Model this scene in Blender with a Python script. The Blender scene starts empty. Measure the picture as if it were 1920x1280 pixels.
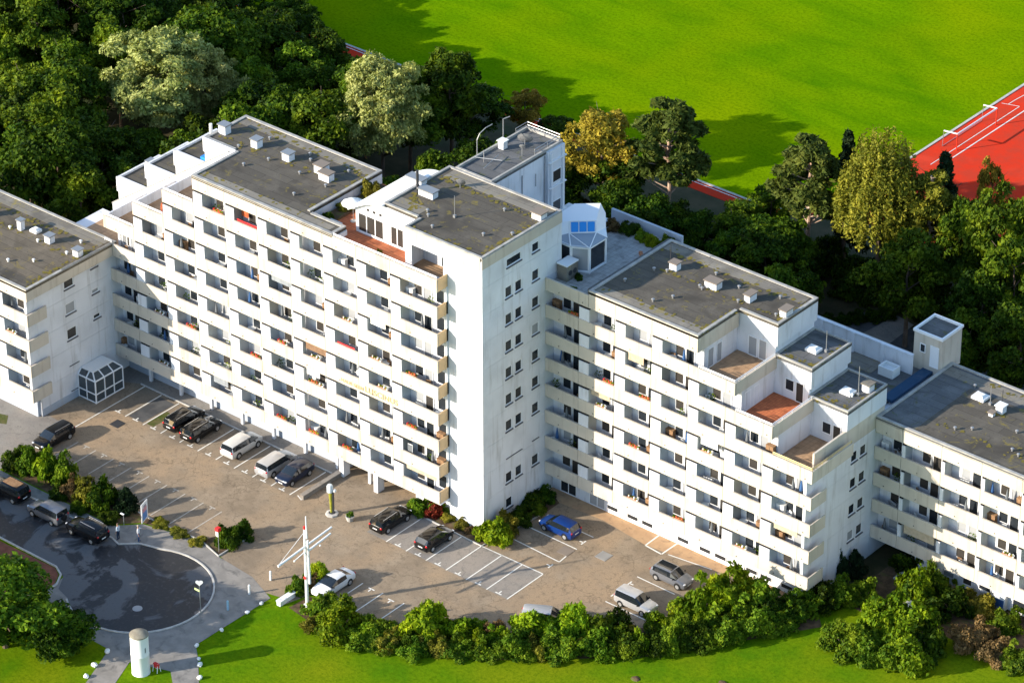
import bpy, math, random
import numpy as np
from mathutils import Vector, Matrix

rad = math.radians
scene = bpy.context.scene

# ---------------------------------------------------------------- camera
cam_data = bpy.data.cameras.new('camera')
cam = bpy.data.objects.new('camera', cam_data)
scene.collection.objects.link(cam)
cam_data.sensor_width = 36.0
cam_data.lens = 7328.08 / 1920.0 * 36.0
cam_data.clip_start = 5.0
cam_data.clip_end = 6000.0
_p, _y, _r = rad(31.22), rad(-39.72), rad(-0.09)
_fw = Vector((math.sin(_y) * math.cos(_p), math.cos(_y) * math.cos(_p), -math.sin(_p)))
_rt = Vector((math.cos(_y), -math.sin(_y), 0.0))
_up = _rt.cross(_fw)
_rt2 = _rt * math.cos(_r) + _up * math.sin(_r)
_up2 = -_rt * math.sin(_r) + _up * math.cos(_r)
_m = Matrix((_rt2, _up2, -_fw)).transposed().to_4x4()
_m.translation = Vector((191.23, -226.08, 199.92))
cam.matrix_world = _m
scene.camera = cam

# ---------------------------------------------------------------- light
SUN_DIR = Vector((0.553, 0.833, 0.0))          # the way the light travels over the ground
SUN_ELEV = rad(20.5)
world = bpy.data.worlds.new('World')
scene.world = world
world.use_nodes = True
wn = world.node_tree
wn.nodes.clear()
sky = wn.nodes.new('ShaderNodeTexSky')
sky.sky_type = 'NISHITA'
sky.sun_disc = False
sky.sun_elevation = SUN_ELEV
sky.sun_rotation = math.atan2(-SUN_DIR.x, -SUN_DIR.y)
sky.air_density = 1.3
sky.dust_density = 0.8
sky.ozone_density = 3.5
bg = wn.nodes.new('ShaderNodeBackground')
bg.inputs['Strength'].default_value = 0.15
wo = wn.nodes.new('ShaderNodeOutputWorld')
wn.links.new(sky.outputs[0], bg.inputs[0])
wn.links.new(bg.outputs[0], wo.inputs[0])
sun_data = bpy.data.lights.new('sun', 'SUN')
sun_data.energy = 4.4
sun_data.angle = rad(0.5)
sun_data.color = (1.0, 0.90, 0.76)
sun = bpy.data.objects.new('sun', sun_data)
scene.collection.objects.link(sun)
_d = Vector((SUN_DIR.x * math.cos(SUN_ELEV), SUN_DIR.y * math.cos(SUN_ELEV), -math.sin(SUN_ELEV)))
sun.rotation_euler = _d.to_track_quat('-Z', 'Y').to_euler()
vs = scene.view_settings
vs.view_transform = 'Standard'
vs.look = 'None'
vs.gamma = 1.0
vs.exposure = 1.0
scene.cycles.max_bounces = 6
scene.cycles.diffuse_bounces = 3
scene.cycles.use_adaptive_sampling = True

# ---------------------------------------------------------------- helpers
COL = scene.collection.objects
RND = random.Random(5)

class MB:
    """collects faces for one mesh"""
    def __init__(s):
        s.v = []; s.f = []; s.m = []
    def face(s, pts, m=0):
        b = len(s.v); s.v += [tuple(p) for p in pts]
        s.f.append(tuple(range(b, b + len(pts)))); s.m.append(m); return s
    def box(s, x0, y0, z0, x1, y1, z1, m=0, top=None):
        b = len(s.v)
        s.v += [(x0,y0,z0),(x1,y0,z0),(x1,y1,z0),(x0,y1,z0),(x0,y0,z1),(x1,y0,z1),(x1,y1,z1),(x0,y1,z1)]
        for q, mm in (((0,3,2,1),m),((4,5,6,7),m if top is None else top),((0,1,5,4),m),((1,2,6,5),m),((2,3,7,6),m),((3,0,4,7),m)):
            s.f.append(tuple(b+i for i in q)); s.m.append(mm)
        return s
    def prism(s, poly, z0, z1, m=0, top=None):
        n = len(poly); b = len(s.v)
        a = sum(poly[i][0]*poly[(i+1)%n][1]-poly[(i+1)%n][0]*poly[i][1] for i in range(n))
        if a < 0: poly = poly[::-1]
        s.v += [(p[0],p[1],z0) for p in poly] + [(p[0],p[1],z1) for p in poly]
        s.f.append(tuple(b+n+i for i in range(n))); s.m.append(m if top is None else top)
        s.f.append(tuple(b+i for i in reversed(range(n)))); s.m.append(m)
        for i in range(n):
            j = (i+1) % n
            s.f.append((b+i,b+j,b+n+j,b+n+i)); s.m.append(m)
        return s
    def ext(s, poly, axis, a0, a1, m=0):
        """polygon in a vertical plane (h, z) pushed along an axis ('x' or 'y')"""
        n = len(poly); b = len(s.v)
        mk = (lambda h, z, a: (a, h, z)) if axis == 'x' else (lambda h, z, a: (h, a, z))
        s.v += [mk(h, z, a0) for h, z in poly] + [mk(h, z, a1) for h, z in poly]
        s.f.append(tuple(b+i for i in range(n))); s.m.append(m)
        s.f.append(tuple(b+n+i for i in reversed(range(n)))); s.m.append(m)
        for i in range(n):
            j = (i+1) % n
            s.f.append((b+i,b+n+i,b+n+j,b+j)); s.m.append(m)
        return s
    def tube(s, a, b_, r0, r1=None, n=8, m=0, cap=True):
        if r1 is None: r1 = r0
        a = Vector(a); b_ = Vector(b_); d = (b_-a).normalized()
        u = d.orthogonal().normalized(); w = d.cross(u); b = len(s.v)
        for c, r in ((a,r0),(b_,r1)):
            for i in range(n):
                t = 2*math.pi*i/n
                s.v.append(tuple(c + u*(r*math.cos(t)) + w*(r*math.sin(t))))
        for i in range(n):
            j = (i+1) % n
            s.f.append((b+i,b+j,b+n+j,b+n+i)); s.m.append(m)
        if cap:
            s.f.append(tuple(b+i for i in reversed(range(n)))); s.m.append(m)
            s.f.append(tuple(b+n+i for i in range(n))); s.m.append(m)
        return s
    def lathe(s, prof, n=14, m=0, c=(0,0,0)):
        b = len(s.v)
        for r, z in prof:
            for i in range(n):
                t = 2*math.pi*i/n
                s.v.append((c[0]+r*math.cos(t), c[1]+r*math.sin(t), c[2]+z))
        for k in range(len(prof)-1):
            for i in range(n):
                j = (i+1) % n
                s.f.append((b+k*n+i,b+k*n+j,b+(k+1)*n+j,b+(k+1)*n+i)); s.m.append(m)
        s.f.append(tuple(b+(len(prof)-1)*n+i for i in range(n))); s.m.append(m)
        return s
    def blob(s, c, rx, ry, rz, m=0, n=8, k=5, rnd=None, j=0.0):
        b = len(s.v); rnd = rnd or RND
        for a in range(k+1):
            ph = math.pi*a/k
            for i in range(n):
                t = 2*math.pi*i/n; q = 1+rnd.uniform(-j,j)
                s.v.append((c[0]+rx*q*math.sin(ph)*math.cos(t), c[1]+ry*q*math.sin(ph)*math.sin(t), c[2]-rz*math.cos(ph)*q))
        for a in range(k):
            for i in range(n):
                i2 = (i+1) % n
                s.f.append((b+a*n+i,b+a*n+i2,b+(a+1)*n+i2,b+(a+1)*n+i)); s.m.append(m)
        return s
    def mesh(s, name, mats, smooth=False, recalc=True):
        me = bpy.data.meshes.new(name)
        me.from_pydata(s.v, [], s.f)
        for mt in mats if isinstance(mats, (list, tuple)) else [mats]:
            me.materials.append(mt)
        me.polygons.foreach_set('material_index', s.m)
        if smooth:
            me.polygons.foreach_set('use_smooth', [True]*len(s.f))
            me.set_sharp_from_angle(angle=rad(38))
        me.update()
        return me
    def build(s, name, mats, parent=None, smooth=False):
        return put(name, s.mesh(name, mats, smooth), parent)

def put(name, me, parent=None, loc=None, rz=0.0, scale=None):
    """link an object; for a child loc is in world axes, minus the parent's place (parents of buildings are not turned)"""
    o = bpy.data.objects.new(name, me)
    COL.link(o)
    l = Vector(loc) if loc is not None else Vector((0,0,0))
    if parent is not None:
        o.parent = parent
        l = l - Vector(parent.get('_base', (0,0,0)))
    o.location = l
    if rz: o.rotation_euler = (0,0,rz)
    if scale is not None: o.scale = scale
    return o

USED = {}
def tag(o, label, cat, group=None):
    o['label'] = label; o['category'] = cat
    if group: o['group'] = group
    return o
def struct(o):
    o['kind'] = 'structure'; return o
def thing(name, loc, label, cat, group=None, rz=0.0, world=False):
    """an Empty at the base. world=True: its parts are given in world coordinates"""
    o = bpy.data.objects.new(name, None)
    COL.link(o); o.location = loc; o.rotation_euler = (0,0,rz)
    o.empty_display_size = 0.3
    if world: o['_base'] = tuple(loc)
    return tag(o, label, cat, group)
def sub(name, me, parent, loc=(0,0,0)):
    """sub-part: plain local placement under a part"""
    o = bpy.data.objects.new(name, me); COL.link(o); o.parent = parent; o.location = loc
    return o
def copy_tree(o, parent=None):
    c = o.copy(); COL.link(c)
    if parent is not None: c.parent = parent
    for ch in list(o.children): copy_tree(ch, c)
    return c

# ---------------------------------------------------------------- materials
def nodes_of(name):
    m = bpy.data.materials.new(name); m.use_nodes = True
    nt = m.node_tree; b = nt.nodes['Principled BSDF']
    return m, nt, b
def flat(name, col, rough=0.7, metal=0.0, spec=0.3, **kw):
    m, nt, b = nodes_of(name)
    b.inputs['Base Color'].default_value = (*col, 1); b.inputs['Roughness'].default_value = rough
    b.inputs['Metallic'].default_value = metal; b.inputs['Specular IOR Level'].default_value = spec
    for k, v in kw.items(): b.inputs[k].default_value = v
    return m
def ramp(nt, fac, stops):
    r = nt.nodes.new('ShaderNodeValToRGB')
    e = r.color_ramp.elements
    e[0].position, e[0].color = stops[0][0], (*stops[0][1], 1)
    e[1].position, e[1].color = stops[-1][0], (*stops[-1][1], 1)
    for p, c in stops[1:-1]:
        q = e.new(p); q.color = (*c, 1)
    nt.links.new(fac, r.inputs[0]); return r.outputs[0]
def noise(nt, vec, scale, detail=4.0, rough=0.55, dist=0.0):
    n = nt.nodes.new('ShaderNodeTexNoise'); n.inputs['Scale'].default_value = scale
    n.inputs['Detail'].default_value = detail; n.inputs['Roughness'].default_value = rough
    n.inputs['Distortion'].default_value = dist
    nt.links.new(vec, n.inputs['Vector']); return n.outputs['Fac']
def position(nt, sx=1, sy=1, sz=1):
    g = nt.nodes.new('ShaderNodeNewGeometry'); mp = nt.nodes.new('ShaderNodeMapping')
    mp.inputs['Scale'].default_value = (sx, sy, sz)
    nt.links.new(g.outputs['Position'], mp.inputs[0]); return mp.outputs[0]
def mix(nt, a, b, fac, mode='MIX'):
    x = nt.nodes.new('ShaderNodeMix'); x.data_type = 'RGBA'; x.blend_type = mode
    for s, v in ((x.inputs[6], a), (x.inputs[7], b)):
        if isinstance(v, tuple): s.default_value = (*v, 1)
        else: nt.links.new(v, s)
    if isinstance(fac, float): x.inputs[0].default_value = fac
    else: nt.links.new(fac, x.inputs[0])
    return x.outputs[2]
def clampramp(nt, fac, lo, hi):
    r = nt.nodes.new('ShaderNodeMapRange'); r.inputs[1].default_value = lo; r.inputs[2].default_value = hi
    nt.links.new(fac, r.inputs[0]); return r.outputs[0]
def bump(nt, b, h, strength=0.3, dist=0.05):
    n = nt.nodes.new('ShaderNodeBump'); n.inputs['Strength'].default_value = strength
    n.inputs['Distance'].default_value = dist
    nt.links.new(h, n.inputs['Height']); nt.links.new(n.outputs[0], b.inputs['Normal'])

def wall_mat(name, col, dirt=(0.42,0.36,0.28), amount=0.35, rough=0.8):
    m, nt, b = nodes_of(name)
    st = noise(nt, position(nt, 1.6, 1.6, 0.18), 1.0, 5, 0.6)
    big = noise(nt, position(nt), 0.35, 3)
    c = mix(nt, col, tuple(x*0.86 for x in col), clampramp(nt, big, 0.4, 0.7))
    mul = nt.nodes.new('ShaderNodeMath'); mul.operation = 'MULTIPLY'; mul.inputs[1].default_value = amount
    nt.links.new(clampramp(nt, st, 0.53, 0.82), mul.inputs[0])
    c = mix(nt, c, dirt, mul.outputs[0])
    nt.links.new(c, b.inputs['Base Color']); b.inputs['Roughness'].default_value = rough
    b.inputs['Specular IOR Level'].default_value = 0.2
    return m
def two(name, c1, c2, scale, lo=0.4, hi=0.62, rough=0.85, detail=5, c3=None, s3=0.3, lo3=.55, hi3=.7, bmp=0.0, spec=0.25, stretch=(1,1,1)):
    m, nt, b = nodes_of(name)
    n1 = noise(nt, position(nt, *stretch), scale, detail, 0.6)
    c = mix(nt, c1, c2, clampramp(nt, n1, lo, hi))
    if c3:
        n3 = noise(nt, position(nt), s3, 5, 0.6, 0.6)
        c = mix(nt, c, c3, clampramp(nt, n3, lo3, hi3))
    nt.links.new(c, b.inputs['Base Color']); b.inputs['Roughness'].default_value = rough
    b.inputs['Specular IOR Level'].default_value = spec
    if bmp: bump(nt, b, noise(nt, position(nt), scale*6, 3), bmp)
    return m
def leaf_mat(name, dark, mid, light, hue=0.0, trans=0.22):
    m = bpy.data.materials.new(name); m.use_nodes = True; nt = m.node_tree; nt.nodes.clear()
    oi = nt.nodes.new('ShaderNodeObjectInfo')
    n = noise(nt, position(nt), 0.55, 3, 0.6)
    n2 = noise(nt, position(nt), 3.1, 2, 0.6)
    c = ramp(nt, n, [(0.32, dark), (0.52, mid), (0.72, light)])
    c2 = mix(nt, c, light, clampramp(nt, n2, 0.5, 0.78))
    hs = nt.nodes.new('ShaderNodeHueSaturation')
    mr = nt.nodes.new('ShaderNodeMapRange'); mr.inputs[3].default_value = 0.485+hue; mr.inputs[4].default_value = 0.513+hue
    mv = nt.nodes.new('ShaderNodeMapRange'); mv.inputs[3].default_value = 0.75; mv.inputs[4].default_value = 1.2
    nt.links.new(oi.outputs['Random'], mr.inputs[0]); nt.links.new(mr.outputs[0], hs.inputs['Hue'])
    ml = nt.nodes.new('ShaderNodeMath'); ml.operation = 'FRACT'; mm = nt.nodes.new('ShaderNodeMath'); mm.operation = 'MULTIPLY'; mm.inputs[1].default_value = 7.31
    nt.links.new(oi.outputs['Random'], mm.inputs[0]); nt.links.new(mm.outputs[0], ml.inputs[0]); nt.links.new(ml.outputs[0], mv.inputs[0])
    nt.links.new(mv.outputs[0], hs.inputs['Value']); nt.links.new(c2, hs.inputs['Color'])
    d = nt.nodes.new('ShaderNodeBsdfPrincipled'); d.inputs['Roughness'].default_value = 0.6; d.inputs['Specular IOR Level'].default_value = 0.08
    t = nt.nodes.new('ShaderNodeBsdfTranslucent'); ms = nt.nodes.new('ShaderNodeMixShader'); ms.inputs[0].default_value = trans
    o = nt.nodes.new('ShaderNodeOutputMaterial')
    nt.links.new(hs.outputs[0], d.inputs['Base Color'])
    yl = mix(nt, hs.outputs[0], (1.3,1.25,0.5), 1.0, 'MULTIPLY'); nt.links.new(yl, t.inputs['Color'])
    nt.links.new(d.outputs[0], ms.inputs[1]); nt.links.new(t.outputs[0], ms.inputs[2]); nt.links.new(ms.outputs[0], o.inputs[0])
    return m

M = {}
M['white'] = wall_mat('white_render', (0.735,0.742,0.768), (0.26,0.23,0.19), 0.6)
M['moss'] = two('moss', (0.20,0.15,0.025), (0.11,0.10,0.02), 3.0)
M['cream'] = wall_mat('cream_concrete', (0.605,0.535,0.44), (0.26,0.19,0.12), 0.6)
M['ochre'] = wall_mat('ochre_panel', (0.66,0.46,0.26), (0.4,0.27,0.15), 0.3)
M['inner'] = wall_mat('balcony_side_shade_grey', (0.50,0.52,0.54), amount=0.2)
M['plinth'] = wall_mat('plinth_shade_blue_grey', (0.42,0.47,0.54), amount=0.3)  # bluish shade under the overhang put into the wall colour
M['slab'] = two('balcony_slab', (0.28,0.26,0.23), (0.38,0.35,0.31), 3.0)
M['trim'] = flat('white_trim', (0.8,0.8,0.8), 0.45)
M['metalgrey'] = flat('grey_metal', (0.38,0.38,0.38), 0.45, 0.6)
M['darkmetal'] = flat('dark_metal', (0.06,0.06,0.065), 0.5, 0.3)
M['sill'] = flat('shadow_dark_sill', (0.10,0.10,0.11), 0.6)  # real sill; the shadow below it is put into the dark colour
M['dark'] = flat('slot_shade_black', (0.012,0.012,0.014), 0.9)  # black that stands in for shade in the pier slots
M['cap'] = two('roof_edge_metal', (0.30,0.29,0.27), (0.42,0.40,0.36), 1.2, rough=0.6)
M['copper'] = flat('weathered_cap', (0.22,0.18,0.145), 0.8)
def glass_mat(name, col, rough=0.08):
    return flat(name, col, rough, 0.0, 0.6)
M['glass'] = glass_mat('window_glass', (0.022,0.027,0.033))
M['glass2'] = glass_mat('window_glass_brown', (0.05,0.045,0.04))
M['curtain'] = glass_mat('curtained_glass', (0.34,0.35,0.36), 0.2)
M['paleglass'] = glass_mat('pale_roof_glass', (0.30,0.33,0.36), 0.2)
M['porchglass'] = glass_mat('porch_glass', (0.06,0.075,0.085), 0.12)
M['blueglass'] = glass_mat('blue_skylight_glass', (0.01,0.24,0.66), 0.3)
M['orange'] = two('orange_cloth', (0.42,0.08,0.03), (0.5,0.13,0.05), 4)
M['red'] = flat('red_cloth', (0.6,0.03,0.03), 0.7)
M['bluecloth'] = flat('blue_cloth', (0.04,0.11,0.27), 0.7)
M['bluetarp'] = flat('blue_tarp', (0.03,0.24,0.75), 0.45)
M['greycloth'] = flat('grey_cloth', (0.15,0.16,0.17), 0.8)
M['plastic'] = flat('white_plastic', (0.78,0.78,0.76), 0.4)
M['wood'] = two('brown_wood', (0.22,0.12,0.06), (0.32,0.19,0.10), 5)
M['terracotta'] = flat('terracotta', (0.42,0.17,0.08), 0.8)
M['gold'] = flat('gold_letters', (0.62,0.49,0.24), 0.5, 0.2)
M['soil'] = two('soil', (0.07,0.045,0.025), (0.14,0.09,0.05), 1.5, c3=(0.09,0.12,0.02), s3=0.8)
def felt(name, c1, c2, moss):
    m, nt, b = nodes_of(name)
    br = nt.nodes.new('ShaderNodeTexBrick'); br.inputs['Scale'].default_value = 1.0
    br.inputs['Brick Width'].default_value = 5.2; br.inputs['Row Height'].default_value = 1.0
    br.inputs['Mortar Size'].default_value = 0.035; br.inputs['Mortar Smooth'].default_value = 0.5; br.inputs['Bias'].default_value = 0.0
    br.inputs['Color1'].default_value = (*c1,1); br.inputs['Color2'].default_value = (*c2,1)
    br.inputs['Mortar'].default_value = (*[x*0.6 for x in c1],1)
    nt.links.new(position(nt), br.inputs['Vector'])
    n1 = noise(nt, position(nt), 0.55, 6, 0.62)
    n0 = noise(nt, position(nt), 0.23, 3, 0.5, 0.8)
    c = mix(nt, br.outputs['Color'], tuple(x*1.22 for x in c2), clampramp(nt, n1, 0.5, 0.7))
    c = mix(nt, c, tuple(x*0.74 for x in c1), clampramp(nt, n0, 0.55, 0.66))
    n2 = noise(nt, position(nt), 0.8, 5, 0.7, 1.0)
    c = mix(nt, c, moss, clampramp(nt, n2, 0.57, 0.70))
    sp = noise(nt, position(nt), 7.0, 2, 0.5)
    c = mix(nt, c, tuple(x*0.55 for x in c1), clampramp(nt, sp, 0.64, 0.75))
    nt.links.new(c, b.inputs['Base Color']); b.inputs['Roughness'].default_value = 0.85; b.inputs['Specular IOR Level'].default_value = 0.25
    bump(nt, b, n1, 0.25, 0.05)
    return m
M['felt'] = felt('roof_felt', (0.084,0.073,0.058), (0.106,0.093,0.074), (0.21,0.165,0.035))
M['feltbrown'] = felt('roof_felt_brown', (0.115,0.094,0.068), (0.145,0.12,0.088), (0.22,0.17,0.05))
M['feltpale'] = felt('roof_felt_pale', (0.185,0.165,0.135), (0.22,0.197,0.16), (0.26,0.21,0.07))
M['feltdark'] = felt('roof_felt_dark', (0.10,0.10,0.10), (0.13,0.13,0.13), (0.10,0.105,0.04))
def tiles(name, c1, c2, w):
    m, nt, b = nodes_of(name)
    br = nt.nodes.new('ShaderNodeTexBrick'); br.offset = 0.0; br.inputs['Scale'].default_value = 1.0
    br.inputs['Brick Width'].default_value = w; br.inputs['Row Height'].default_value = w
    br.inputs['Mortar Size'].default_value = 0.015
    br.inputs['Color1'].default_value = (*c1,1); br.inputs['Color2'].default_value = (*c2,1); br.inputs['Mortar'].default_value = (*[x*.6 for x in c1],1)
    nt.links.new(position(nt), br.inputs['Vector'])
    c = mix(nt, br.outputs['Color'], tuple(x*0.6 for x in c1), clampramp(nt, noise(nt, position(nt), 1.1, 5), 0.52, 0.7))
    nt.links.new(c, b.inputs['Base Color']); b.inputs['Roughness'].default_value = 0.8
    return m
M['brownflag'] = tiles('terrace_brown_flags', (0.36,0.22,0.12), (0.43,0.27,0.15), 0.5)
M['redflag'] = tiles('terrace_red_tiles', (0.46,0.125,0.045), (0.56,0.17,0.06), 0.3)
M['greyflag'] = tiles('terrace_grey_flags', (0.36,0.35,0.33), (0.42,0.41,0.39), 0.5)
M['walkway'] = two('sandy_walkway', (0.48,0.31,0.17), (0.40,0.25,0.14), 0.9, c3=(0.30,0.20,0.12), s3=1.5)
def asphalt(name, base, pale, stain, sand):
    m, nt, b = nodes_of(name)
    n1 = noise(nt, position(nt), 0.32, 6, 0.65, 0.5)
    n2 = noise(nt, position(nt), 1.9, 6, 0.7, 0.3)
    n3 = noise(nt, position(nt), 0.12, 3, 0.6)
    n4 = noise(nt, position(nt), 9.0, 3, 0.7)
    c = mix(nt, base, pale, clampramp(nt, n1, 0.38, 0.66))
    c = mix(nt, c, sand, clampramp(nt, n3, 0.45, 0.6))
    c = mix(nt, c, stain, clampramp(nt, n2, 0.52, 0.78))
    hs = mix(nt, c, tuple(x*0.72 for x in base), clampramp(nt, n4, 0.5, 0.8))
    # cracks
    v = nt.nodes.new('ShaderNodeTexVoronoi'); v.feature = 'DISTANCE_TO_EDGE'; v.inputs['Scale'].default_value = 0.16
    wv = nt.nodes.new('ShaderNodeVectorMath'); wv.operation = 'ADD'
    nn = nt.nodes.new('ShaderNodeTexNoise'); nn.inputs['Scale'].default_value = 0.6; nn.inputs['Detail'].default_value = 6
    sc = nt.nodes.new('ShaderNodeVectorMath'); sc.operation = 'SCALE'; sc.inputs['Scale'].default_value = 4.0
    p = position(nt); nt.links.new(p, nn.inputs['Vector']); nt.links.new(nn.outputs['Color'], sc.inputs[0])
    nt.links.new(p, wv.inputs[0]); nt.links.new(sc.outputs[0], wv.inputs[1]); nt.links.new(wv.outputs[0], v.inputs['Vector'])
    cr = clampramp(nt, v.outputs['Distance'], 0.012, 0.004)
    ml = nt.nodes.new('ShaderNodeMath'); ml.operation = 'MULTIPLY'; ml.inputs[1].default_value = 0.40; nt.links.new(cr, ml.inputs[0])
    hs = mix(nt, hs, tuple(x*0.4 for x in base), ml.outputs[0])
    nt.links.new(hs, b.inputs['Base Color']); b.inputs['Roughness'].default_value = 0.85; b.inputs['Specular IOR Level'].default_value = 0.2
    bump(nt, b, n4, 0.2, 0.02)
    return m
M['asphalt'] = asphalt('worn_sandy_asphalt', (0.222,0.172,0.120), (0.315,0.248,0.175), (0.125,0.098,0.073), (0.335,0.243,0.155))
M['asphaltgrey'] = asphalt('grey_asphalt', (0.22,0.20,0.18), (0.27,0.25,0.22), (0.15,0.14,0.12), (0.29,0.25,0.21))
M['stall'] = asphalt('stall_asphalt', (0.185,0.15,0.112), (0.25,0.205,0.15), (0.11,0.095,0.075), (0.27,0.205,0.14))
def road_mat():
    m, nt, b = nodes_of('patched_wet_road')
    n1 = noise(nt, position(nt), 0.16, 5, 0.6, 1.2)
    n2 = noise(nt, position(nt), 3.0, 4, 0.6)
    w = clampramp(nt, n1, 0.47, 0.51)
    c = mix(nt, (0.115,0.115,0.118), (0.022,0.023,0.026), w)
    c = mix(nt, c, (0.08,0.078,0.075), clampramp(nt, n2, 0.55, 0.85))
    nt.links.new(c, b.inputs['Base Color'])
    r = nt.nodes.new('ShaderNodeMapRange'); r.inputs[3].default_value = 0.8; r.inputs[4].default_value = 0.4
    nt.links.new(w, r.inputs[0]); nt.links.new(r.outputs[0], b.inputs['Roughness'])
    b.inputs['Specular IOR Level'].default_value = 0.3
    return m
M['road'] = road_mat()
M['pave'] = two('pavement', (0.215,0.20,0.18), (0.27,0.25,0.225), 0.9, c3=(0.13,0.125,0.115), s3=0.7)
M['kerb'] = two('kerb_stone', (0.42,0.40,0.37), (0.52,0.50,0.46), 1.5)
M['paintworn'] = two('worn_road_paint', (0.46,0.42,0.36), (0.30,0.26,0.21), 2.2, 0.5, 0.7)
M['paint'] = two('road_paint', (0.74,0.72,0.66), (0.52,0.47,0.40), 2.2, 0.55, 0.75)
def grass_mat(name, a, bb, c3, s=0.35, st=(1,1,1)):
    m, nt, b = nodes_of(name)
    n1 = noise(nt, position(nt, *st), s, 7, 0.7, 0.5)
    n2 = noise(nt, position(nt), s*0.22, 3, 0.5)
    n3 = noise(nt, position(nt), 2.6, 6, 0.8)
    c = mix(nt, a, bb, clampramp(nt, n1, 0.36, 0.66))
    c = mix(nt, c, c3, clampramp(nt, n2, 0.42, 0.64))
    c = mix(nt, c, tuple(x*0.5 for x in a), clampramp(nt, n3, 0.44, 0.78))
    nt.links.new(c, b.inputs['Base Color']); b.inputs['Roughness'].default_value = 0.95; b.inputs['Specular IOR Level'].default_value = 0.0
    bump(nt, b, n3, 0.5, 0.08)
    return m
M['lawn'] = grass_mat('lawn_grass', (0.075,0.175,0.004), (0.13,0.215,0.004), (0.185,0.225,0.006))
M['field'] = grass_mat('field_grass', (0.075,0.19,0.0012), (0.15,0.275,0.0012), (0.20,0.285,0.0012), 0.22, (0.3,1.0,1.0))
M['floor'] = two('forest_floor', (0.035,0.035,0.012), (0.07,0.055,0.025), 0.4, c3=(0.03,0.05,0.012), s3=0.2)
M['track'] = two('red_track', (0.62,0.042,0.018), (0.50,0.05,0.026), 0.5, c3=(0.66,0.06,0.03), s3=0.12, spec=0.0)
M['weeds'] = two('weedy_ground', (0.05,0.075,0.010), (0.11,0.10,0.035), 1.6, c3=(0.14,0.11,0.06), s3=1.1)
M['redbed'] = two('red_gravel', (0.24,0.085,0.05), (0.17,0.06,0.035), 2.0)
M['darkyard'] = two('dark_yard', (0.06,0.062,0.065), (0.10,0.10,0.10), 0.6)
M['bark'] = two('bark', (0.10,0.07,0.05), (0.17,0.12,0.09), 3.0, stretch=(1,1,.3))
M['pinebark'] = two('pine_bark', (0.42,0.27,0.18), (0.55,0.42,0.33), 2.0, stretch=(1,1,.3))
M['l_dark'] = leaf_mat('leaf_dark', (0.007,0.020,0.002), (0.026,0.060,0.004), (0.11,0.165,0.006))
M['l_green'] = leaf_mat('leaf_green', (0.014,0.038,0.003), (0.055,0.108,0.006), (0.19,0.255,0.010))
M['l_silver'] = leaf_mat('leaf_silver', (0.085,0.115,0.026), (0.28,0.315,0.085), (0.60,0.60,0.22))
M['l_gold'] = leaf_mat('leaf_gold', (0.07,0.06,0.008), (0.25,0.18,0.02), (0.50,0.36,0.045))
M['l_birch'] = leaf_mat('leaf_birch', (0.04,0.05,0.006), (0.135,0.14,0.014), (0.32,0.28,0.03))
M['l_pine'] = leaf_mat('leaf_pine', (0.028,0.05,0.010), (0.07,0.105,0.018), (0.16,0.19,0.03))
M['l_spruce'] = leaf_mat('leaf_spruce', (0.008,0.020,0.009), (0.016,0.036,0.014), (0.035,0.062,0.02))
M['l_bright'] = leaf_mat('leaf_bright', (0.028,0.07,0.004), (0.115,0.20,0.006), (0.30,0.37,0.010))
M['l_mid'] = leaf_mat('leaf_mid', (0.020,0.055,0.004), (0.075,0.145,0.007), (0.22,0.29,0.014))
M['l_olive'] = leaf_mat('leaf_olive', (0.06,0.065,0.010), (0.15,0.15,0.016), (0.28,0.25,0.025))
M['l_red'] = leaf_mat('leaf_dry', (0.06,0.045,0.022), (0.17,0.105,0.045), (0.28,0.17,0.07))
M['l_crimson'] = leaf_mat('leaf_crimson', (0.06,0.012,0.008), (0.16,0.025,0.014), (0.3,0.05,0.02))

# ---------------------------------------------------------------- ground
def sheet(name, poly, z, mat, kind=True):
    a = sum(poly[i][0]*poly[(i+1)%len(poly)][1]-poly[(i+1)%len(poly)][0]*poly[i][1] for i in range(len(poly)))
    if a < 0: poly = poly[::-1]
    mb = MB(); mb.face([(x,y,z) for x,y in poly])
    o = mb.build(name, M[mat])
    if kind: struct(o)
    return o
def arc(cx, cy, r, a0, a1, n):
    return [(cx+r*math.cos(rad(a0+(a1-a0)*i/n)), cy+r*math.sin(rad(a0+(a1-a0)*i/n))) for i in range(n+1)]

sheet('ground', [(-2500,-2500),(2500,-2500),(2500,2500),(-2500,2500)], -0.03, 'floor')
sheet('lawn', [(-160,-300),(300,-300),(300,19),(60,19),(30,12),(28,11),(0.5,11),(-3,1),(-45,1),(-70,-8),(-160,-8)], -0.004, 'lawn')
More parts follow.
